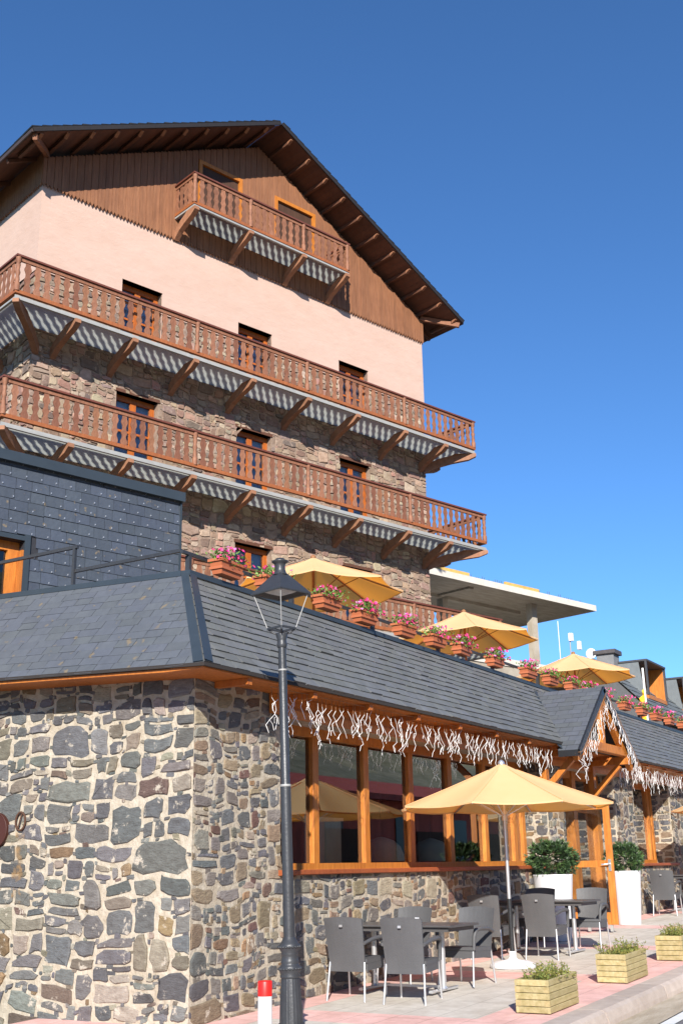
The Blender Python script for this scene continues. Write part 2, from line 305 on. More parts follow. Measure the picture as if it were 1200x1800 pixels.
# ---------------------------------------------------------------- rubble masonry generator
def rubble(mb, u0, u1, v0, v1, P, pal, smin, smax, gap=.014, depth=(.012, .03), holes=(), warp=.05, seed=1, wide=1.25, rough=.6, chip=.9):
    """P(u, v, d) -> point. Splits the face into irregular stones, each a chamfered pebble-like block."""
    rg = random.Random(seed); leaves = []
    def split(a, b, c, d):
        wd, ht = b - a, d - c
        t = rg.uniform(smin, smax) * (1 if rg.random() > .22 else .5)
        tw = t * wide * rg.uniform(.75, 1.5); th = t * rg.uniform(.7, 1.1)
        if wd > tw and (wd / tw >= ht / th or ht <= th):
            m = a + wd * rg.uniform(.34, .66); split(a, m, c, d); split(m, b, c, d)
        elif ht > th:
            m = c + ht * rg.uniform(.34, .66); split(a, b, c, m); split(a, b, m, d)
        else: leaves.append((a, b, c, d))
    split(u0, u1, v0, v1)
    ph = [rg.uniform(0, 6.28) for _ in range(8)]
    def wp(u, v):
        du = math.sin(v * 3.1 + ph[0]) + .6 * math.sin(v * 7.3 + u * 2 + ph[1]) + .4 * math.sin(u * 9.1 + ph[2])
        dv = math.sin(u * 2.7 + ph[3]) + .7 * math.sin(u * 5.9 + v * 3 + ph[4]) + .5 * math.sin(u * 12.3 + v * 5 + ph[5])
        return u + du * warp * .5, v + dv * warp * .5
    chips = []
    for a, b, c, d in leaves:      # slivers packed into the joints
        if rg.random() < chip:
            l = rg.uniform(.035, .12); hgt = rg.uniform(.014, .034); cx, cy = rg.choice(((a, rg.uniform(c, d)), (rg.uniform(a, b), c)))
            chips.append((cx - l / 2, cx + l / 2, cy - hgt, cy + hgt))
    nb = len(leaves)
    for ii, (a, b, c, d) in enumerate(leaves + chips):
        if a <= u0 + 1e-6: a -= .02
        if b >= u1 - 1e-6: b += .02
        wd, ht = b - a, d - c; g = gap * rg.uniform(.45, 1.7) if ii < nb else 0; cu, cv = (a + b) / 2, (c + d) / 2
        if any(h[0] < cu < h[1] and h[2] < cv < h[3] for h in holes): continue
        hw, hh = max(wd / 2 - g, .012), max(ht / 2 - g, .012)
        # irregular quadrilateral with cut, ragged corners
        n = 14; cs = [(sx * hw * (1 - rough * abs(rg.gauss(0, .22))), sy * hh * (1 - rough * abs(rg.gauss(0, .22)))) for sx, sy in ((1, 1), (-1, 1), (-1, -1), (1, -1))]
        cut = [rg.uniform(.06, .42) if rg.random() < .75 else .03 for _ in range(4)]; key = []
        for q in range(4):
            A, B0, B1 = cs[q], cs[(q - 1) % 4], cs[(q + 1) % 4]
            for Bq, ff in ((B0, 1), (B1, rg.uniform(.5, 1.2))): key.append((A[0] + (Bq[0] - A[0]) * cut[q] * ff * .8, A[1] + (Bq[1] - A[1]) * cut[q] * ff * .8))
        out = []
        for q in range(8):
            A, Bq = key[q], key[(q + 1) % 8]; out.append(A)
            if q % 2: out.append(((A[0] + Bq[0]) / 2, (A[1] + Bq[1]) / 2))
            elif rg.random() < .5: out.append(((A[0] + Bq[0]) * .51, (A[1] + Bq[1]) * .51))
        n = len(out); jj = min(hw, hh) * .10 * (.5 + rough)
        out = [(cu + x + rg.uniform(-jj, jj), cv + y + rg.uniform(-jj, jj)) for x, y in out]
        out = [wp(*p) for p in out]
        cl = []
        for (x, y) in out:
            x = min(max(x, u0 + .004), u1 - .002); y = min(max(y, v0), v1)
            for h in holes:
                if h[0] < x < h[1] and h[2] < y < h[3]:
                    ds = [(x - h[0], 0), (h[1] - x, 1), (y - h[2], 2), (h[3] - y, 3)]; e = min(ds)[1]
                    if e == 0: x = h[0]
                    elif e == 1: x = h[1]
                    elif e == 2: y = h[2]
                    else: y = h[3]
            cl.append((x, y))
        out = cl; mx = sum(p[0] for p in out) / n; my = sum(p[1] for p in out) / n
        dp = rg.uniform(*depth) * (1 if ii < nb else .6); tu, tv = rg.uniform(-.06, .06), rg.uniform(-.06, .06)
        r = rg.random(); base = None
        for wgt, cc in pal:
            r -= wgt
            if r <= 0: base = cc; break
        base = base or pal[0][1]; k = rg.uniform(.72, 1.25); base = tuple(x * k * rg.uniform(.94, 1.06) for x in base)
        def dd(x, y, f): return max(.003, dp * f + (x - mx) * tu + (y - my) * tv)
        ring0 = [P(x, y, -.01) for x, y in out]
        ring1 = [P(x, y, dd(x, y, .55)) for x, y in out]
        ring2 = [P(mx + (x - mx) * .88, my + (y - my) * .88, dd(x, y, 1)) for x, y in out]
        vs = ring0 + ring1 + ring2; fs = []
        for q in range(n):
            e = (q + 1) % n; fs.append((q, e, e + n, q + n)); fs.append((q + n, e + n, e + 2 * n, q + 2 * n))
        fs.append(tuple(range(2 * n, 3 * n)))
        mb.mesh(vs, fs, base)
def backing(mb, u0, u1, v0, v1, P, holes=(), m=1, reveal=0.0):
    us = sorted({u0, u1, *[h[0] for h in holes], *[h[1] for h in holes]}); vs = sorted({v0, v1, *[h[2] for h in holes], *[h[3] for h in holes]})
    us = [u for u in us if u0 <= u <= u1]; vs = [v for v in vs if v0 <= v <= v1]
    for i in range(len(us) - 1):
        for j in range(len(vs) - 1):
            a, b, c, d = us[i], us[i + 1], vs[j], vs[j + 1]; x, y = (a + b) / 2, (c + d) / 2
            if any(h[0] < x < h[1] and h[2] < y < h[3] for h in holes): continue
            mb.face([P(a, c, 0), P(b, c, 0), P(b, d, 0), P(a, d, 0)], W, m)
    if reveal:
        for a, b, c, d in holes:
            for p, q in (((a, c), (b, c)), ((b, c), (b, d)), ((b, d), (a, d)), ((a, d), (a, c))):
                mb.face([P(*p, 0), P(*q, 0), P(*q, -reveal), P(*p, -reveal)], W, m)
PAL_A = [(.52, (.135, .136, .138)), (.24, (.185, .18, .17)), (.12, (.23, .20, .15)), (.02, (.26, .18, .10)), (.03, (.16, .11, .09)), (.07, (.32, .29, .23))]
PAL_B = [(.40, (.145, .148, .152)), (.20, (.22, .205, .18)), (.22, (.29, .22, .145)), (.06, (.30, .19, .105)), (.05, (.19, .11, .085)), (.08, (.38, .33, .25))]
PAL_H = [(.30, (.36, .26, .19)), (.25, (.30, .205, .155)), (.20, (.43, .34, .255)), (.10, (.21, .16, .135)), (.15, (.34, .205, .16))]

# ---------------------------------------------------------------- slate generator
def slates(mb, O, U, V, N, L0, L1, H, row, wid, colr, seed=1, thick=.014, var=.18, alt=None, holes=()):
    """rows of overlapping slates on a plane; L0(v), L1(v) give the side boundaries"""
    rg = random.Random(seed); O, U, V, N = Vector(O), Vector(U), Vector(V), Vector(N); nr = max(1, round(H / row)); row = H / nr
    for r in range(nr):
        v0, v1 = r * row, (r + 1) * row; a0, b0, a1, b1 = L0(v0), L1(v0), L0(v1), L1(v1); lo, hi = min(a0, a1), max(b0, b1)
        u = lo - wid * ((r % 2) * .5 + rg.uniform(0, .15))
        while u < hi:
            w2 = wid * rg.uniform(.9, 1.12); x0, x1 = u, u + w2 - .006; u += w2
            if x1 < lo + .01: continue
            cm = (x0 + x1) / 2
            if any(h[0] < cm < h[1] and h[2] < (v0 + v1) / 2 < h[3] for h in holes): continue
            p = [max(x0, a0), min(x1, b0)]; q = [max(x0, a1), min(x1, b1)]
            if p[1] <= p[0] and q[1] <= q[0]: continue
            p[1] = max(p); q[1] = max(q)
            if alt and rg.random() < alt[1]: c = jit(alt[0], .2)
            else: k = rg.uniform(1 - var, 1 + var); c = (colr[0] * k, colr[1] * k, colr[2] * k * rg.uniform(.95, 1.06))
            t = thick * rg.uniform(.7, 1.6) * (1.3 if rg.random() < .03 else 1); dv = rg.uniform(-.008, .006)
            A = O + U * p[0] + V * (v0 + dv) + N * t; B = O + U * p[1] + V * (v0 + dv) + N * t
            Cc = O + U * q[1] + V * v1 + N * .003; D = O + U * q[0] + V * v1 + N * .003
            mb.mesh([A, B, Cc, D, A - N * (t - .001), B - N * (t - .001)], [(0, 1, 2, 3), (4, 5, 1, 0), (0, 3, 4), (1, 5, 2)], c)

# ================================================================ RESTAURANT
rest = tag(empty('restaurant', (0, 0, -1.4)), 'long low stone restaurant with slate roof band, orange timber windows and gabled porch', 'restaurant')
RO = (0, 0, -1.4)
XE = 34.0
def PF(u, v, d): return (u, -d, v)
def PS(u, v, d): return (-d, u, v)
holes = [(1.60, 9.95, .0, 1.74), (10.75, 13.65, -1.3, 1.74), (14.9, 17.65, .0, 1.74), (23.0, 30, .0, 1.74)]
mb = MB(); backing(mb, 0, XE, -1.7, 2.2, PF, holes, 1, .5)
rubble(mb, 0, 10.75, -1.7, 2.1, PF, PAL_B, .17, .36, gap=.014, holes=holes, seed=3, depth=(.006, .018), warp=.05, wide=1.3, rough=.5)
rubble(mb, 10.75, XE, -1.7, 2.05, PF, PAL_B, .20, .38, gap=.014, holes=holes, seed=5, depth=(.006, .018), warp=.06)
for hx, hz0, hz1, sd in ((9.95, 0, 1.74, 1), (13.65, -1.15, 1.74, 2), (17.65, 0, 1.74, 3)):
    rubble(mb, .03, .50, hz0, hz1, lambda u, v, d: (hx - d, u, v), PAL_B, .16, .3, gap=.010, seed=100 + sd, depth=(.004, .015), warp=.0, wide=1.2)
mb.build('stone_wall', [m_stone, m_mortar], rest, RO)
mb = MB(); backing(mb, 0, 14, -1.7, 2.6, PS, (), 1)
rubble(mb, 0, 6, -1.7, 2.3, PS, PAL_A, .22, .44, gap=.009, seed=11, depth=(.008, .026), warp=.045, wide=1.35, rough=.7, chip=1.4)
rubble(mb, 6, 14, -1.7, 2.05, PS, PAL_A, .34, .52, gap=.02, seed=12, depth=(.006, .018), warp=.06)
mb.build('stone_wall', [m_stone, m_mortar], rest, RO)
# rusty ring and rust streak under it, on the side wall
mb = MB(); pts = [(-.03, 2.44 + .075 * math.sin(t), .58 + .10 * math.cos(t)) for t in [2 * math.pi * k / 16 for k in range(17)]]
mb.tube(pts, .012, 6); mb.tube([(-.035, 2.47, .50), (-.035, 2.42, .66)], .009, 5)
m_rust = mat('rusted_iron', (.10, .045, .025), .9, nz=.6, nscale=20)
mb.build('wall_ring', m_rust, rest, RO)
mb = MB()
for k in range(7):
    a = .47 - k * .11; ww = .075 + .02 * math.sin(k * 2.1); mb.face([(-.024, 2.44 - ww, a), (-.024, 2.44 + ww, a), (-.024, 2.44 + ww * .9, a - .11), (-.024, 2.44 - ww * .95, a - .11)])
st = bpy.data.materials.new('rust_streak'); st.use_nodes = True; n = st.node_tree.nodes; L = st.node_tree.links.new
p = n['Principled BSDF']; p.inputs['Base Color'].default_value = (.36, .22, .10, 1); p.inputs['Roughness'].default_value = .95
tc = n.new('ShaderNodeTexCoord'); nz = n.new('ShaderNodeTexNoise'); nz.inputs['Scale'].default_value = 9; L(tc.outputs['Object'], nz.inputs[0])
mr = n.new('ShaderNodeMapRange'); mr.inputs['From Min'].default_value = .42; mr.inputs['From Max'].default_value = .68; mr.inputs['To Max'].default_value = .6; L(nz.outputs['Fac'], mr.inputs[0]); L(mr.outputs[0], p.inputs['Alpha'])
mb.build('rust_streak', st, rest, RO)
# roof band (mansard): front and left side, hip flashing
EZ, TZ, OV, IN = 2.015, 3.30, .52, .60      # eave z, top z, overhang, inset of the top line
def lift(mb, k=.045):       # the side eave climbs slightly away from the corner
    mb.v = [(x, y, z + k * max(0, y)) if x < .8 else (x, y, z) for x, y, z in mb.v]
rise = TZ - EZ; run = OV + IN; SL = math.hypot(rise, run)
Vf = Vector((0, run, rise)) / SL; Nf = Vector((0, -rise, run)) / SL
Vs = Vector((run, 0, rise)) / SL; Ns = Vector((-rise, 0, run)) / SL
PX0, PX1, PC = 9.32, 12.48, 10.9          # porch gable
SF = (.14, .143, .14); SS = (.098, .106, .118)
mb = MB()
O = Vector((0, -OV, EZ)); k = run / SL
mb.face([(-OV, -OV, EZ), (XE, -OV, EZ), (XE, IN, TZ), (IN, IN, TZ)], (.03, .03, .035))
def pg0(v): return -OV + k * v
vh = SL * .86
def cutL(v): return PX0 + .25 + (PC - PX0 - .25) * min(1, v / vh)
def cutR(v): return PX1 - .1 - (PX1 - .1 - PC) * min(1, v / vh)
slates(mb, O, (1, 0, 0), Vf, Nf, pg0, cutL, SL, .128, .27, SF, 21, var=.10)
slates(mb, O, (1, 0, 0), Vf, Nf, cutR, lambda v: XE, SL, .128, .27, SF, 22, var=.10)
mb.build('roof_slope', m_slate_front, rest, RO)
mb = MB()
for i_ in range(14): y0_, y1_ = (i_ if i_ else -OV), i_ + 1; mb.face([(-OV + .03, y0_, EZ - .03), (-OV + .03, y1_, EZ - .03), (IN + .03, y1_, TZ - .03), (IN + .03, max(IN, y0_), TZ - .03)], (.03, .03, .035))
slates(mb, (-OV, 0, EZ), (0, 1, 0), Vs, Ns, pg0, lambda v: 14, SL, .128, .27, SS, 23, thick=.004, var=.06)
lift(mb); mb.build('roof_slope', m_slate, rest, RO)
mb = MB()   # hip flashing, ridge cap
a, b = Vector((-OV, -OV, EZ)), Vector((IN, IN, TZ))
for (V2, N2, s) in ((Vf, Nf, (1, 0, 0)), (Vs, Ns, (0, 1, 0))):
    s = Vector(s); mb.face([a + N2 * .02, a + s * .13 + N2 * .02, b + s * .11 + N2 * .02, b + N2 * .02])
mb.box(IN - .02, XE, IN - .03, IN + .1, TZ - .02, TZ + .045); mb.box(IN - .03, IN + .1, IN + .1, 14, TZ - .02, TZ + .045)
mb.face([a + Nf * .022 + Ns * .022, a + Vector((.13, 0, 0)) + Nf * .024, b + Vector((.11, 0, 0)) + Nf * .024, b + Nf * .022 + Ns * .022])
lift(mb); mb.build('hip_flashing', m_zinc, rest, RO)
# roof deck (terrace) behind the band
mb = MB(); mb.face([(IN, IN, 2.6), (XE, IN, 2.6), (XE, 16, 2.6), (IN, 16, 2.6)]); mb.face([(IN, IN, 2.6), (XE, IN, 2.6), (XE, IN, TZ), (IN, IN, TZ)]); mb.face([(IN, IN, 2.6), (IN, 14, 2.6), (IN, 14, TZ), (IN, IN, TZ)])
mb.build('terrace_deck', m_concrete, rest, RO)
# soffit, fascia, gutter lip
mb = MB()
mb.box(-OV + .03, XE, -OV + .03, .0, EZ - .05, EZ - .02, (.85, .8, .8)); mb.box(-OV + .03, 0, .0, 14, EZ - .05, EZ - .02, (.85, .8, .8))
for i in range(int(XE / 1.3)): mb.box(.3 + i * 1.3, .38 + i * 1.3, -OV + .05, -.03, EZ - .12, EZ - .052, (.8, .7, .7))
mb.box(1.35, XE, -.07, -.02, 1.735, EZ - .054, (.95, .9, .9))
mb.box(1.60, XE, -.10, -.07, 1.70, 1.80, (1, 1, 1))
lift(mb); mb.build('soffit', m_orange, rest, RO)
mb = MB(); mb.box(-OV, XE, -OV - .005, -OV + .03, EZ - .035, EZ + .0); mb.box(-OV - .005, -OV + .03, -OV + .03, 14, EZ - .035, EZ)
lift(mb); mb.build('fascia', mat('dark_drip_edge', (.025, .02, .018), .9), rest, RO)
# interior
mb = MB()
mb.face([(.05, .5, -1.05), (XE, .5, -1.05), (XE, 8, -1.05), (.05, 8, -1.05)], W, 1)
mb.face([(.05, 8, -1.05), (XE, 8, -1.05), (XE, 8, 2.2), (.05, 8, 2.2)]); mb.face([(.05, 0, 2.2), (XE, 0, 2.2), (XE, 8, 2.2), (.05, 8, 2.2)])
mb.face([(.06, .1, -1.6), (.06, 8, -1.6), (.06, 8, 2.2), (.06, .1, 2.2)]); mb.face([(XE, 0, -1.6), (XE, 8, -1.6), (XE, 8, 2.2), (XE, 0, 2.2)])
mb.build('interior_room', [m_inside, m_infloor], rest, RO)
# window bays
def bay(x0, x1, posts, z0=.0, z1=1.74):
    y = .45
    f = MB()
    f.box(x0, x1, y - .03, y + .09, z0, z0 + .075); f.box(x0, x1, y - .03, y + .09, z1 - .12, z1)
    fr = f.build('window_frame', m_orange, rest, RO)
    for px in posts:
        q = MB(); q.box(px - .07, px + .07, y - .03, y + .08, z0 + .0751, z1 - .1201, jit(W, .08), b=.008); q.build('window_post', m_orange, fr)
        fr.children[-1].location = (0, 0, 0); q2 = fr.children[-1]
        for v in q2.data.vertices: v.co.z += 1.4
    e = [x0] + list(posts) + [x1]
    for i in range(len(e) - 1):
        if e[i + 1] - e[i] < .3: continue
        g = MB(); g.face([(e[i] + .071, y + .03, z0 + .076), (e[i + 1] - .071, y + .03, z0 + .076), (e[i + 1] - .071, y + .03, z1 - .121), (e[i] + .071, y + .03, z1 - .121)]); o = g.build('pane', m_glass, fr)
        for v in o.data.vertices: v.co.z += 1.4
    s = MB(); s.box(x0 - .06, x1 + .06, -.07, y - .032, z0 - .06, z0 + .0, (.95, .75, .65), b=.01); s.build('window_sill', m_redwood, rest, RO)
bay(1.60, 9.95, [1.72, 3.03, 4.32, 5.63, 6.93, 8.23, 9.42, 9.82])
bay(14.9, 17.65, [15.02, 15.75, 17.35, 17.56]); bay(23.0, 30, [24.3, 25.6, 26.9, 28.2])
# door frame and the open leaf
mb = MB(); y = .42
for px in (10.86, 12.2, 13.54): mb.box(px - .10, px + .10, y - .1, y + .1, -1.2, 1.74)
mb.box(10.96, 13.44, y - .08, y + .08, .98, 1.12); mb.box(10.96, 13.44, y - .08, y + .08, 1.6, 1.74)
dfm = mb.build('door_frame', m_orange, rest, RO)
g = MB()
for a_, b_, c_, d_ in ((10.96, 12.1, 1.12, 1.6), (12.3, 13.44, 1.12, 1.6), (12.3, 13.44, -1.05, .98)): g.face([(a_, y + .02, c_), (b_, y + .02, c_), (b_, y + .02, d_), (a_, y + .02, d_)])
o = g.build('pane', m_glass, dfm, RO)
mb = MB(); X0, X1, ya, yb, za, zb = 10.62, 10.67, -.86, .12, -1.0, 1.05
mb.box(X0, X1, ya, ya + .12, za, zb, b=.006); mb.box(X0, X1, yb - .12, yb, za, zb, b=.006)
mb.box(X0, X1, ya + .12, yb - .12, za, za + .2); mb.box(X0, X1, ya + .12, yb - .12, zb - .12, zb); mb.box(X0, X1, ya + .12, yb - .12, -.05, .06)
leaf = mb.build('door', m_orange, rest, RO)
g = MB()
for c_, d_ in ((za + .2, -.05), (.06, zb - .12)): g.face([(X0 + .025, ya + .121, c_), (X0 + .025, yb - .121, c_), (X0 + .025, yb - .121, d_), (X0 + .025, ya + .121, d_)])
g.build('pane', m_hglass, leaf, RO)
g = MB(); g.tube([(X0 - .01, ya + .06, .0), (X0 - .07, ya + .06, .0), (X0 - .07, ya + .19, -.01)], .014, 8); g.box(X0 - .012, X0 - .001, ya + .035, ya + .085, -.12, .08); g.build('handle', m_alu, leaf, RO)
for yy in (ya + .1, ya + .5): g = MB(); g.box(X0 + .01, X1 - .01, yy, yy + .05, za - .11, za); g.build('door_stop', m_steel, leaf, RO)
# porch gable
GY = -.85; GZ = 3.12; EV = 1.86
for s in (-1, 1):
    e0 = Vector((PX0 if s < 0 else PX1, GY, EV)); top = Vector((PC, GY, GZ)); dv = (top - e0); H = dv.length; Vv = dv.normalized(); Uu = Vector((0, 1, 0)); Nn = Vector((s * Vv.z, 0, abs(Vv.x)))
    mb = MB(); q = MB()
    # the slope runs back until it meets the roof band
    def back(v):
        z = EV + Vv.z * v; return -GY + max(-OV, -OV + (z - EZ) * run / rise) + .02
    mb.face([e0, e0 + Uu * back(0), top + Uu * back(H), top], (.03, .03, .035))
    mb.face([e0 - Nn * .07, e0 - Nn * .07 + Uu * back(0), top - Nn * .07 + Uu * back(H), top - Nn * .07], (.03, .03, .035))
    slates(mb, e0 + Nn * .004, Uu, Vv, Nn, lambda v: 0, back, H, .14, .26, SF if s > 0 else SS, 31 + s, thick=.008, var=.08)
    mb.build('porch_roof', m_slate_front, rest, RO)
    q.beam(e0 - Nn * .05 + Vector((0, -.015, 0)), top - Nn * .05 + Vector((0, -.015, 0)), .04, .12, up=Nn); q.beam(e0 + Vector((0, 0, -.05)), e0 + Vector((0, back(0), -.05)), .04, .10)
    q.build('porch_bargeboard', m_dark, rest, RO)
    q = MB(); q.beam(e0 - Nn * .14 + Vector((0, .08, 0)), top - Nn * .14 + Vector((0, .08, -.02)), .10, .14, up=Nn); q.build('porch_rafter', m_orange, rest, RO)
    # flashing in the valley
    q = MB(); yv0 = -OV; a = Vector((e0.x + s * .02, yv0, EV + .05)) + Nf * .03; b = Vector((PC, GY + back(H), GZ)) + Nf * .03
    q.beam(a, b, .12, .01, up=Nf); q.build('valley_flashing', m_zinc, rest, RO)
    # bracket frames carrying the porch
    bx = PX0 + .35 if s < 0 else PX1 - .35
    q = MB(); q.box(bx - .06, bx + .06, -.14, -.02, 1.15, 1.80); q.box(bx - .07, bx + .07, GY + .0, -.02, 1.80, 1.94)
    q.beam((bx, -.10, 1.25), (bx, GY + .2, 1.79), .10, .10, up=(1, 0, 0)); q.build('porch_bracket', m_orange, rest, RO)
mb = MB(); mb.box(PX0 + .42, PX1 - .42, GY + .03, GY + .16, 1.94, 2.10, b=.01); mb.box(PC - .07, PC + .07, GY + .05, GY + .14, 2.10, 2.92)
mb.build('porch_truss', m_orange, rest, RO)
mb = MB(); mb.prism([(PX0 + .3, 1.95), (PX1 - .3, 1.95), (PC, 2.95)], 1, -.24, -.20)
for i in range(14): xx = PX0 + .3 + i * .2; mb.box(xx, xx + .012, -.25, -.242, 1.95, 1.95 + max(.05, (1 - abs(xx - PC) / 1.3) * .98), (.5, .4, .4))
mb.build('gable_boards', m_orange, rest, RO)

# ---------------------------------------------------------------- icicle lights along the eaves
def icicles(name, path, label, n, seed, lmin=.28, lmax=.5):
    rg = random.Random(seed); mb = MB(); org = path[0]
    tot = [0]
    for i in range(len(path) - 1): tot.append(tot[-1] + (Vector(path[i + 1]) - Vector(path[i])).length)
    def at(t):
        t *= tot[-1]
        for i in range(len(path) - 1):
            if t <= tot[i + 1]: return Vector(path[i]).lerp(Vector(path[i + 1]), (t - tot[i]) / (tot[i + 1] - tot[i]))
        return Vector(path[-1])
    for i in range(n):
        t = (i + rg.uniform(.2, .8)) / n; p = at(t); d = (at(min(1, t + .01)) - at(max(0, t - .01))).normalized(); d.z = 0; d.normalize()
        L1 = rg.uniform(.04, .13); q = p + Vector((0, 0, -L1)); mb.tube([p, q], .0028, 3, m=1, caps=False)
        ln = rg.uniform(lmin, lmax); side = rg.choice((-1, 1)); pts = [q]; s = 0
        while s < ln:
            st = rg.uniform(.045, .09); side = -side if rg.random() < .5 else side
            q = q + Vector((0, 0, -st)) + d * side * rg.uniform(.02, .10) + Vector((0, rg.uniform(-.02, .02), 0)); pts.append(q); s += st
            if rg.random() < .38:
                b1 = q + d * -side * rg.uniform(.03, .07) + Vector((0, 0, -rg.uniform(-.03, .06))); b2 = b1 + Vector((0, 0, -rg.uniform(.03, .07))) + d * rg.uniform(-.03, .03)
                mb.tube([q, b1, b2], .0033, 4, caps=False)
        mb.tube(pts, .0034, 4, caps=False)
    mb.tube([at(k / 40) + Vector((0, 0, .005 * math.sin(k * 2))) for k in range(41)], .004, 4, m=1)
    return tag(mb.build(name, [m_light, m_wire], None, org, loc=org), label, 'string lights', 'icicle lights hung under the slate eaves')
icicles('icicle_lights', [(.82, -.40, 1.94), (9.25, -.42, 1.94)], 'white icicle lights hanging over the long row of restaurant windows', 84, 1, .14, .38)
icicles('icicle_lights', [(9.3, -.8, 1.80), (PX0 + .05, -.92, 1.84), (PC, -.92, 3.02)], 'white icicle lights up the left slope of the porch gable', 30, 2, .12, .34)
icicles('icicle_lights', [(PC + .05, -.92, 3.00), (PX1 + .1, -.92, 1.80)], 'white icicle lights down the right slope of the porch gable', 32, 3, .12, .32)
icicles('icicle_lights', [(12.5, -.48, 1.92), (24, -.48, 1.92)], 'white icicle lights under the eave right of the porch', 140, 4, .14, .34)

# ================================================================ HOTEL (own frame: X along its front, D depth from the camera)
HA = R(-16.1); HX = Vector((math.cos(HA), math.sin(HA), 0)); HYv = Vector((-math.sin(HA), math.cos(HA), 0))
def hw(X, D, z): p = CP + HX * X + HYv * D; return (p.x, p.y, z)
HOFF = (19.75, 24.92, -1.0)
hotel = tag(empty('hotel', hw(19.75, 24.92, -1.0), HA), 'tall chalet hotel with stone and pink walls, brown gable and carved wooden balconies', 'hotel')
XL, XR, DW, DB = 12.18, 26.78, 24.58, 23.34
def hb(mb, name, m, parent=None, sub=False): return mb.build(name, m, parent or hotel, HOFF if not sub else HOFF)
def PH(u, v, d): return (u, DW - d, v)
def PHL(u, v, d): return (XL - d, u, v)
def PHR(u, v, d): return (XR + d, u, v)
doors = []
for (x0, x1) in ((14.7, 16.03), (18.74, 20.05), (22.83, 24.16)):
    doors += [(x0, x1, 13.5, 15.75), (x0, x1, 10.15, 12.38), (x0, x1, 6.75, 8.88)]
gdoors = [(17.26, 18.67, 18.4, 20.56), (20.22, 21.7, 18.4, 20.56)]
st_h = [d for d in doors]
mb = MB(); backing(mb, XL, XR, 2.0, 15.1, PH, st_h, 1, .3)
rubble(mb, XL, XR, 5.5, 15.1, PH, PAL_H, .24, .44, gap=.012, depth=(.01, .04), holes=st_h, seed=41, warp=.05, wide=1.25, rough=.45)
hb(mb, 'stone_wall', [m_stone_old, m_mortar_old])
mb = MB(); backing(mb, DW, 44, 2.0, 15.1, PHL, (), 1); rubble(mb, DW, 30, 7, 15.1, PHL, PAL_H, .3, .5, gap=.013, depth=(.02, .05), seed=42, warp=.07); hb(mb, 'stone_wall', [m_stone_old, m_mortar_old])
mb = MB(); backing(mb, DW, 44, 2.0, 15.1, PHR, (), 1); rubble(mb, DW, 28, 5, 15.1, PHR, PAL_H, .3, .5, gap=.013, depth=(.02, .05), seed=43, warp=.07); hb(mb, 'stone_wall', [m_stone_old, m_mortar_old])
mb = MB(); P2 = lambda u, v, d: (u, DW - .05 - d, v)
backing(mb, XL - .05, XR + .05, 15.1, 18.3, P2, [d for d in doors if d[2] > 13], 0, .35)
mb.face([(XL - .05, DW - .05, 15.1), (XL - .05, 44, 15.1), (XL - .05, 44, 18.4), (XL - .05, DW - .05, 18.4)]); mb.face([(XR + .05, DW - .05, 15.1), (XR + .05, 44, 15.1), (XR + .05, 44, 18.4), (XR + .05, DW - .05, 18.4)])
mb.face([(XL - .05, DW - .05, 15.1), (XR + .05, DW - .05, 15.1), (XR + .05, DW + .1, 15.1), (XL - .05, DW + .1, 15.1)]); mb.face([(XL, 44, 2), (XR, 44, 2), (XR, 44, 18.6), (XL, 44, 18.6)])
hb(mb, 'rendered_wall', m_pink)
# roof
RX, RZ, EXL, EXR, EZh, DF = 19.45, 22.40, 11.20, 27.70, 18.20, 23.35
slope = (RZ - EZh) / (RX - EXL)
def rz_at(x): return RZ - abs(x - RX) * slope
# cladding boards, scalloped at the foot
mb = MB(); x = XL - .09; i = 0
while x < XR + .09:
    x1 = min(x + .112, XR + .09); xm = (x + x1) / 2; top = rz_at(xm) - .22; c = jit(W, .09)
    segs = [(17.60, top)]
    for g in gdoors:
        if g[0] - .1 < xm < g[1] + .1: segs = [(17.60, g[2] - .1), (g[3] + .12, top)]
    for a, b in segs:
        if b <= a: continue
        yy = DW - .11 - (.010 if i % 2 else 0)
        if a < 18: poly = [(x, a + .07), (xm, a - .03), (x1 - .006, a + .07), (x1 - .006, b), (x, b)]
        else: poly = [(x, a), (x1 - .006, a), (x1 - .006, b), (x, b)]
        mb.prism(poly, 1, yy, yy + .03, c)
    x = x1; i += 1
for (sx, s) in ((XL - .11, -1), (XR + .08, 1)):
    y = DW - .08
    while y < 36:
        c = jit(W, .12); mb.prism([(y, 17.67), (y + .067, 17.57), (y + .129, 17.67), (y + .129, 18.62), (y, 18.62)], 0, sx, sx + .03, c); y += .135
hb(mb, 'cladding', m_clad)
mb = MB(); zb = 18.25
mb.face([(XL, DW - .06, zb), (XR, DW - .06, zb), (XR, DW - .06, rz_at(XR) - .2), (RX, DW - .06, RZ - .2), (XL, DW - .06, rz_at(XL) - .2)], (.25, .25, .25)); hb(mb, 'gable_backing', m_clad)
mb = MB(); DE = 42
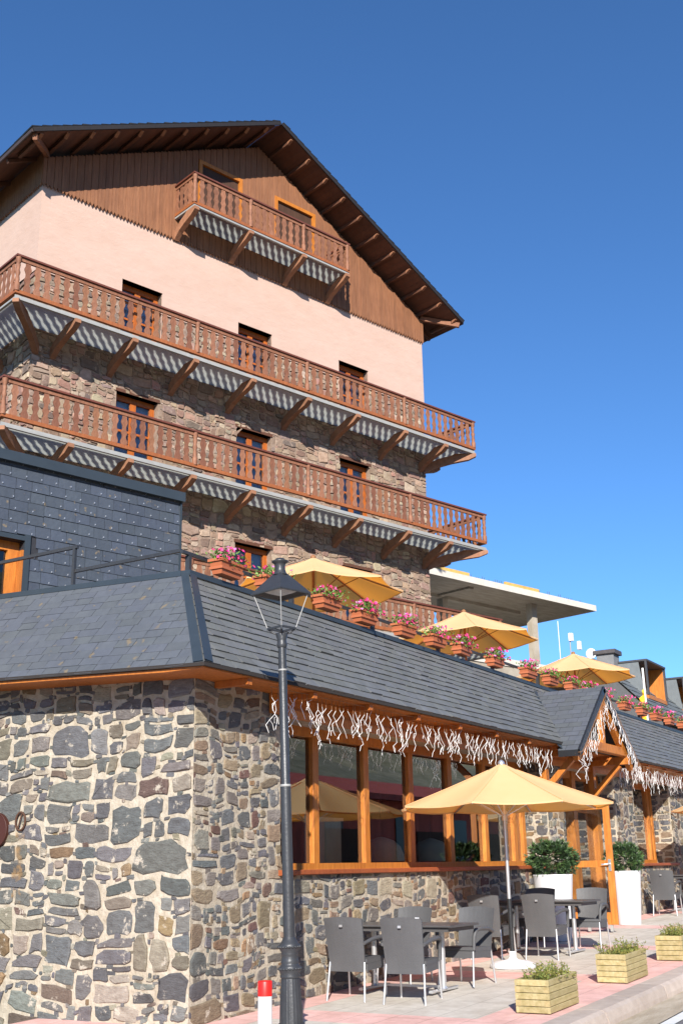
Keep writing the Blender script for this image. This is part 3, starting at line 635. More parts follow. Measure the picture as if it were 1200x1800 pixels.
for s, ex in ((-1, EXL), (1, EXR)):
    e0 = Vector((ex, DF, EZh)); top = Vector((RX, DF, RZ)); Vv = (top - e0).normalized(); Nn = Vector((s * Vv.z, 0, abs(Vv.x))); H = (top - e0).length
    slates(mb, e0 + Vector((0, -.05, 0)) + Nn * .13, (0, 1, 0), Vv, Nn, lambda v: 0, lambda v: DE - DF, H, .32, .5, (.018, .017, .017), 50 + s, thick=.03)
    mb.face([e0 + Nn * .125, e0 + Vector((0, DE - DF, 0)) + Nn * .125, top + Vector((0, DE - DF, 0)) + Nn * .125, top + Nn * .125], (.04, .04, .04))
    mb.beam(e0 + Nn * .07 + Vector((0, -.02, 0)), top + Nn * .07 + Vector((0, -.02, 0)), .04, .13, (.018, .014, .013), up=Nn)
    mb.beam(e0 + Nn * .07, e0 + Nn * .07 + Vector((0, DE - DF, 0)), .04, .13, (.06, .04, .035))
roof = hb(mb, 'roof', m_slate_front)
mb = MB()
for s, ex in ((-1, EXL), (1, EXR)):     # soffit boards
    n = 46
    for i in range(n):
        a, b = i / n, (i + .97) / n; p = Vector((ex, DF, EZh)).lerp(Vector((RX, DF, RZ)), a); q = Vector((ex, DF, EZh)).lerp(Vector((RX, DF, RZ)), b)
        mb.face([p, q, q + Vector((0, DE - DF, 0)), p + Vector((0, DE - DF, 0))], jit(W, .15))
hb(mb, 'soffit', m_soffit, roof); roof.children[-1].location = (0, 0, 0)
def sub(o): o.location = (0, 0, 0); return o
n = 11
for s, ex in ((-1, EXL), (1, EXR)):
    for i in range(n):
        t = (i + .35) / n; p = Vector((ex, DF + .03, EZh)).lerp(Vector((RX, DF + .03, RZ)), t) + Vector((0, 0, -.10))
        q = MB(); q.beam(p + Vector((0, .20, .03)), p + Vector((0, 1.25, .03)), .09, .12, (.38, .32, .30)); q.prism([(DF + .06, p.z + .06), (DF + .23, p.z - .03), (DF + .23, p.z + .09), (DF + .06, p.z + .09)], 0, p.x - .045, p.x + .045, (.95, .9, .85))  # shank tint darkened to carry the eave shade, sloped end kept pale
        hb(q, 'purlin', m_beam, roof)
    for i in range(9):
        y = DW + .3 + i * 1.5; xw = XL if s < 0 else XR; q = MB(); q.beam((ex - s * .05, y, EZh - .07), (xw, y, rz_at(xw) - .07), .09, .10, (.38, .32, .3)); hb(q, 'purlin', m_beam, roof)  # side rafters share the tint darkened for eave shade
    q = MB(); xw = XL if s < 0 else XR; q.beam((ex - s * .08, DF + .08, EZh - .06), (xw, DW - .1, rz_at(xw) - .14), .12, .16, (.8, .7, .62)); hb(q, 'purlin', m_beam, roof)
# doors behind the balconies
def hdoor(x0, x1, z0, z1, y, bright):
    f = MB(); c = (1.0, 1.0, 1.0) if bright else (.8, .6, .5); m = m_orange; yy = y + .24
    f.box(x0, x0 + .13, yy - .05, yy + .06, z0, z1, c); f.box(x1 - .13, x1, yy - .05, yy + .06, z0, z1, c); f.box(x0 + .13, x1 - .13, yy - .05, yy + .06, z1 - .14, z1, c)
    xm = (x0 + x1) / 2; f.box(xm - .09, xm + .09, yy - .03, yy + .06, z0, z1 - .14, c)
    f.box(x0 + .13, x1 - .13, yy - .02, yy + .05, z0, z0 + .35, c); f.box(x0 + .13, x1 - .13, yy - .01, yy + .04, z0 + 1.2, z0 + 1.26, c)
    o = hb(f, 'balcony_door', m)
    g = MB(); g.face([(x0 + .1, yy + .01, z0 + .3), (x1 - .1, yy + .01, z0 + .3), (x1 - .1, yy + .01, z1 - .1), (x0 + .1, yy + .01, z1 - .1)]); hb(g, 'pane', m_hglass, o)
    g = MB()
    nn = 16
    for i in range(nn):
        a = x0 + .1 + (x1 - x0 - .2) * i / nn; b = x0 + .1 + (x1 - x0 - .2) * (i + 1) / nn; g.face([(a, yy + .10 + .03 * (i % 2), z0), (b, yy + .10 + .03 * ((i + 1) % 2), z0), (b, yy + .10 + .03 * ((i + 1) % 2), z1), (a, yy + .10 + .03 * (i % 2), z1)])
    hb(g, 'curtain', m_curtain, o)
    if bright:
        f = MB(); f.box(x0 - .12, x0, y - .04, y + .1, z0, z1 + .12, (1, 1, .9)); f.box(x1, x1 + .12, y - .04, y + .1, z0, z1 + .12, (1, 1, .9)); f.box(x0, x1, y - .04, y + .1, z1, z1 + .12, (1, 1, .9)); hb(f, 'architrave', m_orange, o)
    else:
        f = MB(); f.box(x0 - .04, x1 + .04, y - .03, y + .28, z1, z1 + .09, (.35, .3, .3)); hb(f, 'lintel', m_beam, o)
for d in doors: hdoor(d[0], d[1], d[2], d[3], DW, False)
for d in gdoors: hdoor(d[0], d[1], d[2], d[3], DW - .1, True)

# balconies
BH = .80
def bal_mesh():
    mb = MB(); n = 22; L, Rr = [], []
    for i in range(n + 1):
        t = i / n; wv = .074 + .022 * math.sin(t * math.pi * 6 - .6) - .022 * math.exp(-((t - .5) / .06) ** 2) + .010 * math.exp(-((t - .04) / .05) ** 2) + .012 * math.exp(-((t - .96) / .05) ** 2)
        L.append((-wv, t * BH)); Rr.append((wv, t * BH))
    vs = []
    for y in (-.014, .014):
        vs += [(p[0], y, p[1]) for p in L] + [(p[0], y, p[1]) for p in Rr]
    k = n + 1; fs = []
    for i in range(n):
        fs.append((i, i + k, i + 1 + k, i + 1)); o = 2 * k; fs.append((i + o, i + 1 + o, i + 1 + k + o, i + k + o))
        fs.append((i, i + 1, i + 1 + o, i + o)); fs.append((i + k, i + k + o, i + 1 + k + o, i + 1 + k))
    mb.mesh(vs, fs); return mb
bal_proto = bal_mesh()
bal_objs = []; bal_variants = []
for i in range(5):
    q = MB(); q.mesh(bal_proto.v, bal_proto.f, ((1.12, .95, .84, .74, 1.0)[i], (1.15, .92, .80, .68, 1.02)[i], (1.2, .92, .80, .70, .95)[i])); o = q.build('baluster', m_rail); bal_variants.append(o.data); bpy.data.objects.remove(o)
spare = []
nbal = [0]
def put_baluster(parent, X, D, z, ang=0.0, single=True):
    if single and nbal[0] < 100:
        o = bpy.data.objects.new('baluster', rnd.choice(bal_variants)); col.objects.link(o); o.parent = parent
        o.location = (X - HOFF[0], D - HOFF[1], z - HOFF[2]); o.rotation_euler.z = ang; nbal[0] += 1
    else: spare.append((X, D, z, ang))
def balcony(x0, x1, d0, dwall, zt, ht, posts, brks, sideL, sideR, single, name='balcony', sheet=True, lit=1.0):
    """zt: top of handrail; ht: handrail top to bottom of the steel edge"""
    zf = zt - ht
    mb = MB()     # steel edge channel + floor frame
    mb.box(x0, x1, d0, d0 + .07, zf, zf + .055); mb.box(x0, x0 + .07, d0 + .07, d0 + sideL, zf, zf + .055); mb.box(x1 - .07, x1, d0 + .07, d0 + sideR, zf, zf + .055)
    mb.box(x0 + .01, x1 - .01, d0 + .02, d0 + .05, zf + .055, zf + .11)
    b = hb(mb, name, m_steel)
    mb = MB(); mb.box(x0 + .07, x1 - .07, d0 + .07, dwall - .02, zf + .045, zf + .06)
    if sideL > 3: mb.box(x0 + .07, XL - .06, dwall - .02, d0 + sideL, zf + .045, zf + .06)
    if sideR > 3: mb.box(XR + .06, x1 - .07, dwall - .02, d0 + sideR, zf + .045, zf + .06)
    hb(mb, 'floor_sheet', m_sheet, b)
    def rails(zz0, zz1, wd, name, m):
        q = MB(); dy = wd / 2 - .035
        q.box(x0 - dy, x1 + dy, d0 - dy, d0 + .07 + dy, zz0, zz1); q.box(x0 - dy, x0 + .07 + dy, d0 + .0701 + dy, d0 + sideL, zz0, zz1); q.box(x1 - .07 - dy, x1 + dy, d0 + .0701 + dy, d0 + sideR, zz0, zz1)
        hb(q, name, m, b)
    rails(zt - .05, zt, .15, 'handrail', m_railtop)
    rails(zt - .15, zt - .051, .06, 'upper_rail', m_rail)
    zl = zt - .15 - BH
    rails(zl - .095, zl, .09, 'bottom_rail', m_redwood)
    for px in posts:
        q = MB(); x = px; y = d0 + .035; prof = [(.075, 0), (.075, .2), (.05, .24), (.062, .3), (.045, .42), (.068, .5), (.045, .58), (.062, .7), (.05, .76), (.075, .8), (.075, BH + .12)]
        q.lathe([(r, z) for r, z in prof], 8, (x, y, zl - .03)); hb(q, 'post', m_rail, b)
    for (px, kind) in brks:
        q = MB(); dl = dwall - d0
        pr = [(dl + .04, 0), (dl + .04, -.10), (dl - .14, -.22), (dl * .55, -.33), (dl * .25, -.47), (.0, -.68), (0, -.40), (dl * .3, -.17), (dl * .55, -.06), (dl * .62, 0)]
        if kind == 0: q.prism([(dwall - a, zf + z - .002) for a, z in pr], 0, px - .08, px + .08, jit(W, .12))
        else:
            # diagonal corner bracket
            cx = XL + .1 if kind < 0 else XR - .1; ox = x0 + .05 if kind < 0 else x1 - .05; A = Vector((cx, dwall - .02, 0)); B = Vector((ox, d0 + .02, 0)); dr = (B - A); ln = dr.length; dr.normalize(); sd = Vector((-dr.y, dr.x, 0)) * .08
            kk = ln / dl; vs = []
            for sg in (-1, 1):
                for a, z in pr: p = A + dr * (a * kk) + sd * sg; vs.append((p.x, p.y, zf + z - .002))
            nn = len(pr); q.mesh(vs, [tuple(range(nn))[::-1], tuple(range(nn, 2 * nn))] + [(k, (k + 1) % nn, (k + 1) % nn + nn, k + nn) for k in range(nn)], jit(W, .1))
        hb(q, 'bracket', m_beam, b)
    if sideL > 3:
        for yy in (dwall + 1.6, dwall + 3.8, dwall + 6):
            q = MB(); l2 = XL - x0; q.prism([(XL - a * l2 / (dwall - d0), zf + z - .002) for a, z in pr], 1, yy - .08, yy + .08); hb(q, 'bracket', m_beam, b)
    if sideR > 3:
        for yy in (dwall + .5, dwall + 2.5, dwall + 4.5):
            q = MB(); l2 = x1 - XR; q.prism([(XR + a * l2 / (dwall - d0), zf + z - .002) for a, z in pr], 1, yy - .08, yy + .08); hb(q, 'bracket', m_beam, b)
    xs = [x0 + .035] + list(posts[1:-1]) + [x1 - .035]
    for i in range(len(xs) - 1):
        n = max(1, round((xs[i + 1] - xs[i]) / .272))
        for k in range(1, n): put_baluster(b, xs[i] + (xs[i + 1] - xs[i]) * k / n, d0 + .035, zl, 0, single)
    for sx, sl, s in ((x0 + .035, sideL, -1), (x1 - .035, sideR, 1)):
        n = max(1, round(sl / .235)); L_ = sl
        for k in range(1, n): put_baluster(b, sx, d0 + .035 + L_ * k / n, zl, R(90), single and k < 5)
    return b
PST = [11.07, 16.45, 20.45, 24.6, 27.95]
BR = [(11.1, -1), (12.75, 0), (14.45, 0), (16.4, 0), (18.4, 0), (20.5, 0), (22.5, 0), (24.6, 0), (26.5, 0), (28, 1)]
balcony(10.92, 28.30, DB, DW, 11.30, 1.28, [10.96, 16.45, 20.45, 24.7, 28.26], BR, 8, 6, True)
balcony(11.03, 27.99, DB, DW, 14.58, 1.20, PST, BR, 8, 6, True)
balcony(12.0, 28.8, DB, DW, 7.77, 1.2, [12.04, 16.4, 20.45, 24.7, 28.76], BR[1:-1], 2, 6, False)
balcony(16.32, 22.40, 23.5, DW - .11, 19.38, 1.12, [16.36, 18.4, 20.5, 22.36], [(16.4, 0), (18.4, 0), (20.5, 0), (22.32, 0)], 1.30, 1.30, False)
q = MB()
for X, D, z, ang in spare:
    c = jit(W, .2); vs = []
    for v in bal_proto.v: a, b = rot2(v[0], v[1], ang); vs.append((X + a, D + b, z + v[2]))
    q.mesh(vs, bal_proto.f, c)
tag(hb(q, 'baluster', m_rail), kind='stuff')

# ---------------------------------------------------------------- slate-clad annex on the terrace
AO = (0, 15, 2.4)
annex = tag(empty('slate_annex', hw(0, 15, 2.4), HA), 'dark slate clad annex with a wooden door, standing on the roof terrace at left', 'annex')
ax0, ax1, az = 2.0, 10.27, 6.02
dx0, dx1, dzt = 5.6, 7.52, 4.72
mb = MB(); c0 = (.03, .03, .035); PA = lambda u, v, d: (u, 15 - d, v)
backing(mb, ax0, ax1, 2.4, az, PA, [(dx0, dx1, 2.0, dzt)], 0, .25); mb.c = [c0] * len(mb.f)
slates(mb, (0, 14.995, 2.4), (1, 0, 0), (0, 0, 1), (0, -1, 0), lambda v: ax0, lambda v: ax1, az - 2.4, .175, .27, (.062, .075, .098), 61, thick=.012, var=.12, holes=[(dx0 - .12, dx1 + .12, -1, dzt - 2.4 + .1)])
slates(mb, (ax1 - .005, 15, 2.4), (0, 1, 0), (0, 0, 1), (1, 0, 0), lambda v: 0, lambda v: 5, az - 2.4, .175, .27, (.062, .075, .098), 62, thick=.012, var=.12)
mb.face([(ax0, 20, 2.4), (ax1, 20, 2.4), (ax1, 20, az), (ax0, 20, az)], c0); mb.face([(ax0, 15, az), (ax1, 15, az), (ax1, 20, az), (ax0, 20, az)], c0); mb.face([(ax0, 15, 2.4), (ax0, 20, 2.4), (ax0, 20, az), (ax0, 15, az)], c0)
mb.build('slate_wall', m_slate, annex, AO)
mb = MB(); mb.box(ax0 - .05, ax1 + .05, 14.9, 15.02, az - .13, az + .03); mb.box(ax1 - .02, ax1 + .06, 15.02, 20, az - .13, az + .03); mb.box(ax1 + .0, ax1 + .03, 14.96, 15.0, 2.4, az - .13); mb.build('roof_edge', m_zinc, annex, AO)
mb = MB(); rg = random.Random(5); nr = round((az - 2.4) / .175)
for r in range(1, nr):
    x = ax0
    while x < ax1:
        if not (dx0 - .15 < x < dx1 + .15 and 2.4 + r * .175 < dzt + .1): mb.box(x, x + .012, 14.972, 14.985, 2.4 + r * .175 - .015, 2.4 + r * .175 + .008)
        x += .27 * rg.uniform(.9, 1.1)
tag(mb.build('slate_hooks', m_alu, annex, AO), kind='stuff')
mb = MB(); mb.box(dx0 - .13, dx0 - .001, 14.93, 15.02, 2.4, dzt + .1); mb.box(dx1 + .001, dx1 + .09, 14.96, 15.02, 2.4, dzt + .1); mb.box(dx0, dx1, 14.96, 15.02, dzt, dzt + .07); mb.build('door_surround', m_zinc, annex, AO)
mb = MB(); yy = 15.18
for a, b in ((dx0, dx0 + .14), (dx1 - .18, dx1 - .031), (dx0 + .6, dx0 + .8)): mb.box(a, b, yy - .05, yy + .05, 2.4, dzt - .14)
mb.box(dx0, dx1, yy - .05, yy + .05, dzt - .14, dzt); mb.box(dx1 - .03, dx1 - .001, yy - .20, yy + .05, 2.4, dzt - .14, (.8, .75, .8))
dd = mb.build('glazed_door', m_orange, annex, AO)
mb = MB(); mb.face([(dx0, yy + .01, 2.4), (dx1, yy + .01, 2.4), (dx1, yy + .01, dzt), (dx0, yy + .01, dzt)]); mb.build('pane', m_hglass, dd, AO)
mb = MB(); mb.box(dx0 + .02, dx1 - .02, yy + .06, yy + 1.2, 2.41, dzt, (1, 1, 1)); mb.f = [f for i, f in enumerate(mb.f) if i != 2]; mb.c = mb.c[:5]; mb.m = mb.m[:5]; mb.sm = mb.sm[:5]; mb.build('interior', m_inside, dd, AO)
# re-seat sub-parts whose mesh was already made relative to the thing
for o in bpy.data.objects: pass

# ---------------------------------------------------------------- metal railings and flower boxes on the terrace edge
rail = tag(empty('terrace_railing', (.62, .72, 3.3)), 'grey tube railing along the roof top, carrying the flower boxes', 'railing')
o_ = (.62, .72, 3.3)
def rpart(name, fn, m=m_lamp):
    mb = MB(); fn(mb); return mb.build(name, m, rail, o_)
rpart('top_rail', lambda b: (b.box(.6, 33, .70, .74, 3.60, 3.64), b.box(.60, .64, .74, 2.46, 3.62, 3.66)))
for i in range(15): rpart('railing_post', lambda b: b.box(.72 + i * 2.2, .77 + i * 2.2, .70, .76, 3.25, 3.60))
rail2 = tag(empty('metal_railing', (.6, 2.43, 3.3)), 'short grey metal railing in front of the slate annex, beyond the corner', 'railing')
mb = MB(); mb.box(.58, .62, 2.4, 9, 3.93, 3.97); mb.build('top_rail', m_lamp, rail2, (.6, 2.43, 3.3))
for yy in (2.43, 5.0, 7.5):
    mb = MB(); mb.box(.58, .62, yy, yy + .04, 3.3, 3.93); mb.build('railing_post', m_lamp, rail2, (.6, 2.43, 3.3))

def leafquad(mb, p, d, ln, wd, c, fold=.0):
    p = Vector(p); d = Vector(d).normalized(); s = d.cross(Vector((rnd.uniform(-1, 1), rnd.uniform(-1, 1), rnd.uniform(-.3, 1))))
    if s.length < .01: s = Vector((1, 0, 0))
    s.normalize(); s *= wd / 2
    mb.face([p, p + d * ln * .45 + s, p + d * ln, p + d * ln * .45 - s], c)
def flower(mb, p, r, c):
    p = Vector(p); nrm = Vector((rnd.uniform(-.6, .3), rnd.uniform(-1, .2), rnd.uniform(0, .9))).normalized(); a = nrm.orthogonal().normalized(); b = nrm.cross(a)
    n = 10; vs = [p - nrm * r * .35]
    for k in range(n):
        t = 2 * math.pi * k / n; rr = r * (1 if k % 2 else .78); vs.append(p + rr * (math.cos(t) * a + math.sin(t) * b))
    mb.mesh(vs, [(0, 1 + k, 1 + (k + 1) % n) for k in range(n)], c)
PINK = [(1, 1, 1), (.9, 1.6, 1.2), (1.05, 5, 2.6), (.75, .5, .6), (1, .8, 1.6)]
def flower_box(seed):
    global rnd
    keep = rnd; rnd = random.Random(seed)
    r = empty('flower_box', (0, 0, 0))
    mb = MB(); L0, L1, w0, w1, h = .22, .27, .075, .105, .19
    for dz, e in ((0, 0), ):
        vs = [(-L0, -w0, 0), (L0, -w0, 0), (L0, w0, 0), (-L0, w0, 0), (-L1, -w1, h), (L1, -w1, h), (L1, w1, h), (-L1, w1, h)]
        mb.mesh(vs, [(3, 2, 1, 0), (0, 1, 5, 4), (1, 2, 6, 5), (2, 3, 7, 6), (3, 0, 4, 7)])
    for (za, k) in ((.155, 1.0), (.06, .90)):
        t = .012; mb.box(-L1 * k - t, L1 * k + t, -w1 * k - t, -w1 * k + .005, za, za + .035); mb.box(-L1 * k - t, -L1 * k + .004, -w1 * k + .005, w1 * k + t, za, za + .035); mb.box(L1 * k - .004, L1 * k + t, -w1 * k + .005, w1 * k + t, za, za + .035); mb.box(-L1 * k + .004, L1 * k - .004, w1 * k - .004, w1 * k + t, za, za + .035)
    mb.face([(-L1, -w1, h - .03), (L1, -w1, h - .03), (L1, w1, h - .03), (-L1, w1, h - .03)], (.2, .2, .2))
    mb.build('planter', m_terra, r)
    mb = MB()
    for i in range(300):
        x = rnd.uniform(-.30, .32); y = rnd.gauss(-.02, .09); z = h + rnd.uniform(-.06, .14) * (1 - abs(x) * 1.2)
        leafquad(mb, (x, y, z), (rnd.uniform(-1, 1), rnd.uniform(-1, 1), rnd.uniform(-.4, 1)), rnd.uniform(.04, .075), rnd.uniform(.018, .032), jit((1, 1, 1) if rnd.random() < .7 else (1.6, 1.4, 1.5), .4))
    mb.build('foliage', m_leaf, r)
    mb = MB(); main = rnd.choice(PINK[:2] + PINK[3:])
    for i in range(rnd.randint(55, 85)):
        x = rnd.uniform(-.32, .34); y = rnd.gauss(-.05, .09); z = h + rnd.uniform(-.05, .19) * (1 - abs(x) * 1.1)
        flower(mb, (x, y, z), rnd.uniform(.022, .034), jit(main if rnd.random() < .6 else rnd.choice(PINK), .15))
    tag(mb.build('flowers', m_petal, r), kind='stuff')
    rnd = keep
    return r
fx = [1.27, 2.2, 3.59, 4.62, 5.84, 6.91, 7.90, 9.28, 10.85, 12.0, 13.2, 14.1, 15.2, 16.7, 18.05, 19.2, 20.4, 21.6, 22.8]
protos = [flower_box(s) for s in (1, 2, 3, 4)]; used = 0
flab = ['leftmost flower box, big pink blooms, by the slate annex', 'flower box hidden mostly behind the lantern hood, second from the slate annex',
        'flower box in front of the first terrace parasol', 'flower box below the right tip of the first terrace parasol', 'flower box between the first and second terrace parasols', 'flower box left of the second terrace parasol pole',
        'flower box just right of the second terrace parasol pole', 'flower box under the right edge of the second terrace parasol', 'flower box left of the third terrace parasol', 'flower box in front of the third terrace parasol', 'flower box directly behind the porch ridge',
        'flower box just right of the porch ridge', 'second flower box right of the porch ridge', 'flower box beside the small flag', 'flower box right of the small flag', 'flower box below the nearer slate dormer', 'flower box between the two slate dormers', 'flower box below the farther slate dormer', 'last flower box at the right edge of the photo']
for i, x in enumerate(fx):
    o = protos[i] if i < 4 else copy_tree(protos[i % 4 if i % 3 else (i + 1) % 4])
    o.location = (x, .56, 3.42 + rnd.uniform(-.012, .012)); o.rotation_euler.z = rnd.uniform(-.06, .06); o.scale = (.9, .9, .95); tag(o, flab[i], 'flower box', 'terracotta flower boxes hung along the terrace railing')

# ---------------------------------------------------------------- parasols
def parasol(Rr=1.50, apex=2.60, drop=.56, base=True, poleM=None, a0=0.0):
    r = empty('parasol', (0, 0, 0)); n = 8; sub_ = 6; rad = 7
    mb = MB(); V = {}
    for k in range(n * sub_):
        t = a0 + 2 * math.pi * k / (n * sub_); f = (k % sub_) / sub_; seg = math.pi / n; loc = (f - .5) * 2 * seg
        edge = math.cos(seg) / math.cos(loc); bow = 1 - .035 * (1 - (2 * f - 1) ** 2)
        for j in range(rad + 1):
            q = j / rad; rr = Rr * q * edge * bow; sag = .035 * (1 - (2 * f - 1) ** 2) * q + .015 * math.sin(q * math.pi)
            V[k, j] = (rr * math.cos(t), rr * math.sin(t), apex - drop * q - sag * .8 + (.02 if j == 0 else 0))
    N = n * sub_
    vs = []; idx = {}
    for k in range(N):
        for j in range(rad + 1): idx[k, j] = len(vs); vs.append(V[k, j])
    mb.mesh(vs, [(idx[k, j], idx[(k + 1) % N, j], idx[(k + 1) % N, j + 1], idx[k, j + 1]) for k in range(N) for j in range(rad)], sm=True)
    for k in range(0, N, sub_):     # seam welts over the ribs
        for j in range(1, rad): a, b = Vector(V[k, j]), Vector(V[k, j + 1]); mb.beam(a + Vector((0, 0, .003)), b + Vector((0, 0, .003)), .022, .006, (.85, .85, .85))
    # hem
    for k in range(N):
        a, b = V[k, rad], V[(k + 1) % N, rad]; mb.face([a, b, (b[0], b[1], b[2] - .02), (a[0], a[1], a[2] - .02)])
    mb.build('canopy', m_canopy, r)
    mb = MB(); mb.tube([(0, 0, .05), (0, 0, apex + .02)], .024, 12); mb.lathe([(.05, apex - .0), (.045, apex + .035), (.012, apex + .06)], 12); mb.build('pole', poleM or m_alu, r)
    for ha, hb_ in ((-.75, -.62), (-.12, -.03)): mb = MB(); mb.tube([(0, 0, apex + ha), (0, 0, apex + hb_)], .045, 10); mb.build('hub', poleM or m_alu, r)
    for k in range(n):
        t = a0 + 2 * math.pi * k / n; c, s = math.cos(t), math.sin(t); mb = MB()
        pts = [(Rr * q * .99 * c, Rr * q * .99 * s, apex - drop * q - .012 * math.sin(q * math.pi) - .024) for q in (.03, .35, .7, 1)]
        mb.tube(pts, .009, 6); mb.tube([(.04 * c, .04 * s, apex - .68), (Rr * .5 * c, Rr * .5 * s, apex - drop * .5 - .06)], .008, 6); mb.build('rib', poleM or m_alu, r)
    if base:
        mb = MB(); mb.lathe([(.30, 0), (.31, .02), (.30, .045), (.22, .08), (.07, .10), (.045, .13), (.045, .2), (.03, .2)], 28); mb.build('base', m_white, r)
        mb = MB(); mb.tube([(0, 0, .13), (0, 0, .85)], .031, 12); mb.build('pole_sleeve', m_dark, r)
    return r
m_wpole = mat('wooden_pole', (.30, .13, .05), .6, nz=.4, nscale=9)
P1 = parasol(a0=R(8)); P1.location = (5.45, -1.1, gz(5.45)); P1.scale = (1, 1, 1.015); tag(P1, 'yellow parasol with white round base standing among the dining chairs on the pavement', 'parasol', 'yellow parasols')
P2_ = copy_tree(P1); P2_.location = (16.4, -1.9, gz(15)); tag(P2_, 'yellow parasol cut off by the right edge, over the farther tables', 'parasol', 'yellow parasols')
TP = parasol(1.5, 2.52, .58, False, m_wpole, a0=R(-12)); lab3 = ['yellow parasol on the terrace, largest and nearest, behind the lantern', 'yellow parasol in the middle of the terrace, before the concrete slab', 'yellow parasol farthest along the terrace, near the slate dormers']
for i, (x, y) in enumerate(((6.05, 2.35), (11.4, 2.1), (17.4, 1.95))):
    o = TP if i == 0 else copy_tree(TP); o.location = (x, y, 2.6 - .12); o.scale = (1, 1, 1); tag(o, lab3[i], 'parasol', 'yellow parasols')

# ---------------------------------------------------------------- chairs and tables
def chair():
    r = empty('dining_chair', (0, 0, 0))      # faces +X; origin between the feet
    def shell(x_at, y0, y1, z0, z1, t, nm, nh=8, nv=8):
        pass
    mb = MB(); nh, nv = 8, 9; fr, bk = [], []
    for j in range(nv + 1):
        t = j / nv; z = .30 + .56 * t; hw_ = .215 + .025 * t
        for i in range(nh + 1):
            s = -1 + 2 * i / nh; x = -.22 - .09 * t - .03 * t * t + .03 * s * s * (.3 + t); zz = z + (.022 * (1 - s * s) if j == nv else 0)
            fr.append((x, s * hw_, zz)); bk.append((x - .022, s * hw_, zz))
    k = nh + 1; N = len(fr); fs = []
    for j in range(nv):
        for i in range(nh):
            a = j * k + i; fs.append((a, a + 1, a + 1 + k, a + k)); fs.append((a + N, a + k + N, a + k + 1 + N, a + 1 + N))
    for i in range(nh): fs.append((i, i + N, i + 1 + N, i + 1)); a = nv * k + i; fs.append((a, a + 1, a + 1 + N, a + N))
    for j in range(nv): a = j * k; fs.append((a, a + k, a + k + N, a + N)); a = j * k + nh; fs.append((a, a + N, a + k + N, a + k))
    mb.mesh(fr + bk, fs, sm=False); mb.build('backrest', m_wicker, r)
    mb = MB(); mb.box(-.22, .24, -.235, .235, .385, .43, b=.012); mb.box(.205, .235, -.225, .225, .31, .385); mb.box(-.20, .20, -.232, -.212, .31, .385); mb.box(-.20, .20, .212, .232, .31, .385); mb.build('seat', m_wicker, r)
    for s in (-1, 1):
        mb = MB(); mb.tube([(-.27, s * .235, .60), (-.1, s * .262, .635), (.10, s * .27, .64), (.20, s * .262, .62), (.225, s * .25, .54), (.222, s * .24, .40)], [.02, .024, .026, .026, .022, .02], 8); mb.build('armrest', m_wicker, r)
        mb = MB(); mb.tube([(.215, s * .225, .40), (.245, s * .235, 0)], .0125, 8); mb.build('leg', m_alu, r)
        mb = MB(); mb.tube([(-.235, s * .215, .40), (-.30, s * .235, 0)], .0125, 8); mb.build('leg', m_alu, r)
    mb = MB(); mb.box(-.372, -.360, -.018, .018, .775, .80); mb.build('badge', m_alu, r)
    return r
def table():
    r = empty('dining_table', (0, 0, 0))
    mb = MB(); mb.box(-.38, .38, -.75, .75, .71, .735, b=.008); mb.box(-.34, .34, -.70, .70, .665, .708); mb.build('tabletop', m_table, r)
    for y in (-.45, .45):
        mb = MB(); mb.tube([(0, y, .04), (0, y, .68)], .032, 12); mb.box(-.33, .33, y - .025, y + .025, .02, .05, b=.006)
        mb.lathe([(.05, .045), (.035, .07)], 12, (0, y, 0)); mb.build('pedestal', m_alu, r)
    mb = MB(); mb.box(-.015, .015, -.42, .42, .05, .075); mb.build('stretcher', m_alu, r)
    return r
CH = chair(); first = [True]
def put_chair(x, y, rz, label):
    o = CH if first[0] else copy_tree(CH); first[0] = False
    o.location = (x, y, gz(x)); o.rotation_euler.z = R(rz); o.rotation_euler.y = -.03; tag(o, label, 'chair', 'charcoal woven dining chairs on the pavement')
put_chair(2.32, -.56, 3, 'charcoal chair seen from behind, leftmost, its feet by the lamp shadow')
put_chair(2.27, -1.29, 8, 'charcoal chair seen from behind, nearest the camera, at the first table')
put_chair(3.66, -.42, 178, 'charcoal chair beyond the first table, near the wall, only its back showing')
put_chair(3.64, -1.27, 176, 'charcoal chair at the first table, turned toward the camera, left of the parasol foot')
put_chair(6.52, -.36, 2, 'shaded charcoal chair behind the parasol pole')
put_chair(6.66, -1.13, 3, 'charcoal chair crossed by a diagonal shadow, just right of the parasol pole')
put_chair(7.95, -.42, 180, 'charcoal chair beyond the second table, nearer the wall, below the left white pot')
put_chair(7.9, -1.3, 184, 'dark charcoal chair right of the second table, just before the open door')
put_chair(14.75, -.55, 4, 'charcoal chair right of the right white pot, seen from behind')
put_chair(16.3, -.75, 182, 'charcoal chair cut by the right edge, behind the farther table')
put_chair(14.9, -1.5, 0, 'charcoal chair cut off at the right edge, nearer the kerb')
T1 = table(); T1.location = (2.98, -.85, gz(2.98)); tag(T1, 'dark rectangular table with white ashtray between the four nearest chairs', 'table', 'dark rectangular dining tables')
for (x, y, lb) in ((7.3, -.85, 'dark table in the parasol shade between the second group of chairs'), (15.6, -.9, 'dark table beyond the right white pot')):
    o = copy_tree(T1); o.location = (x, y, gz(x)); tag(o, lb, 'table', 'dark rectangular dining tables')
mb = MB(); mb.lathe([(.045, 0), (.05, .035), (.042, .035), (.036, .01)], 16); mb.box(-.03, .03, -.012, .012, .012, .06)
tag(mb.build('ashtray', m_white, None, loc=(3.05, -.95, gz(3.05) + .737)), 'small white ashtray on the first table', 'ashtray')

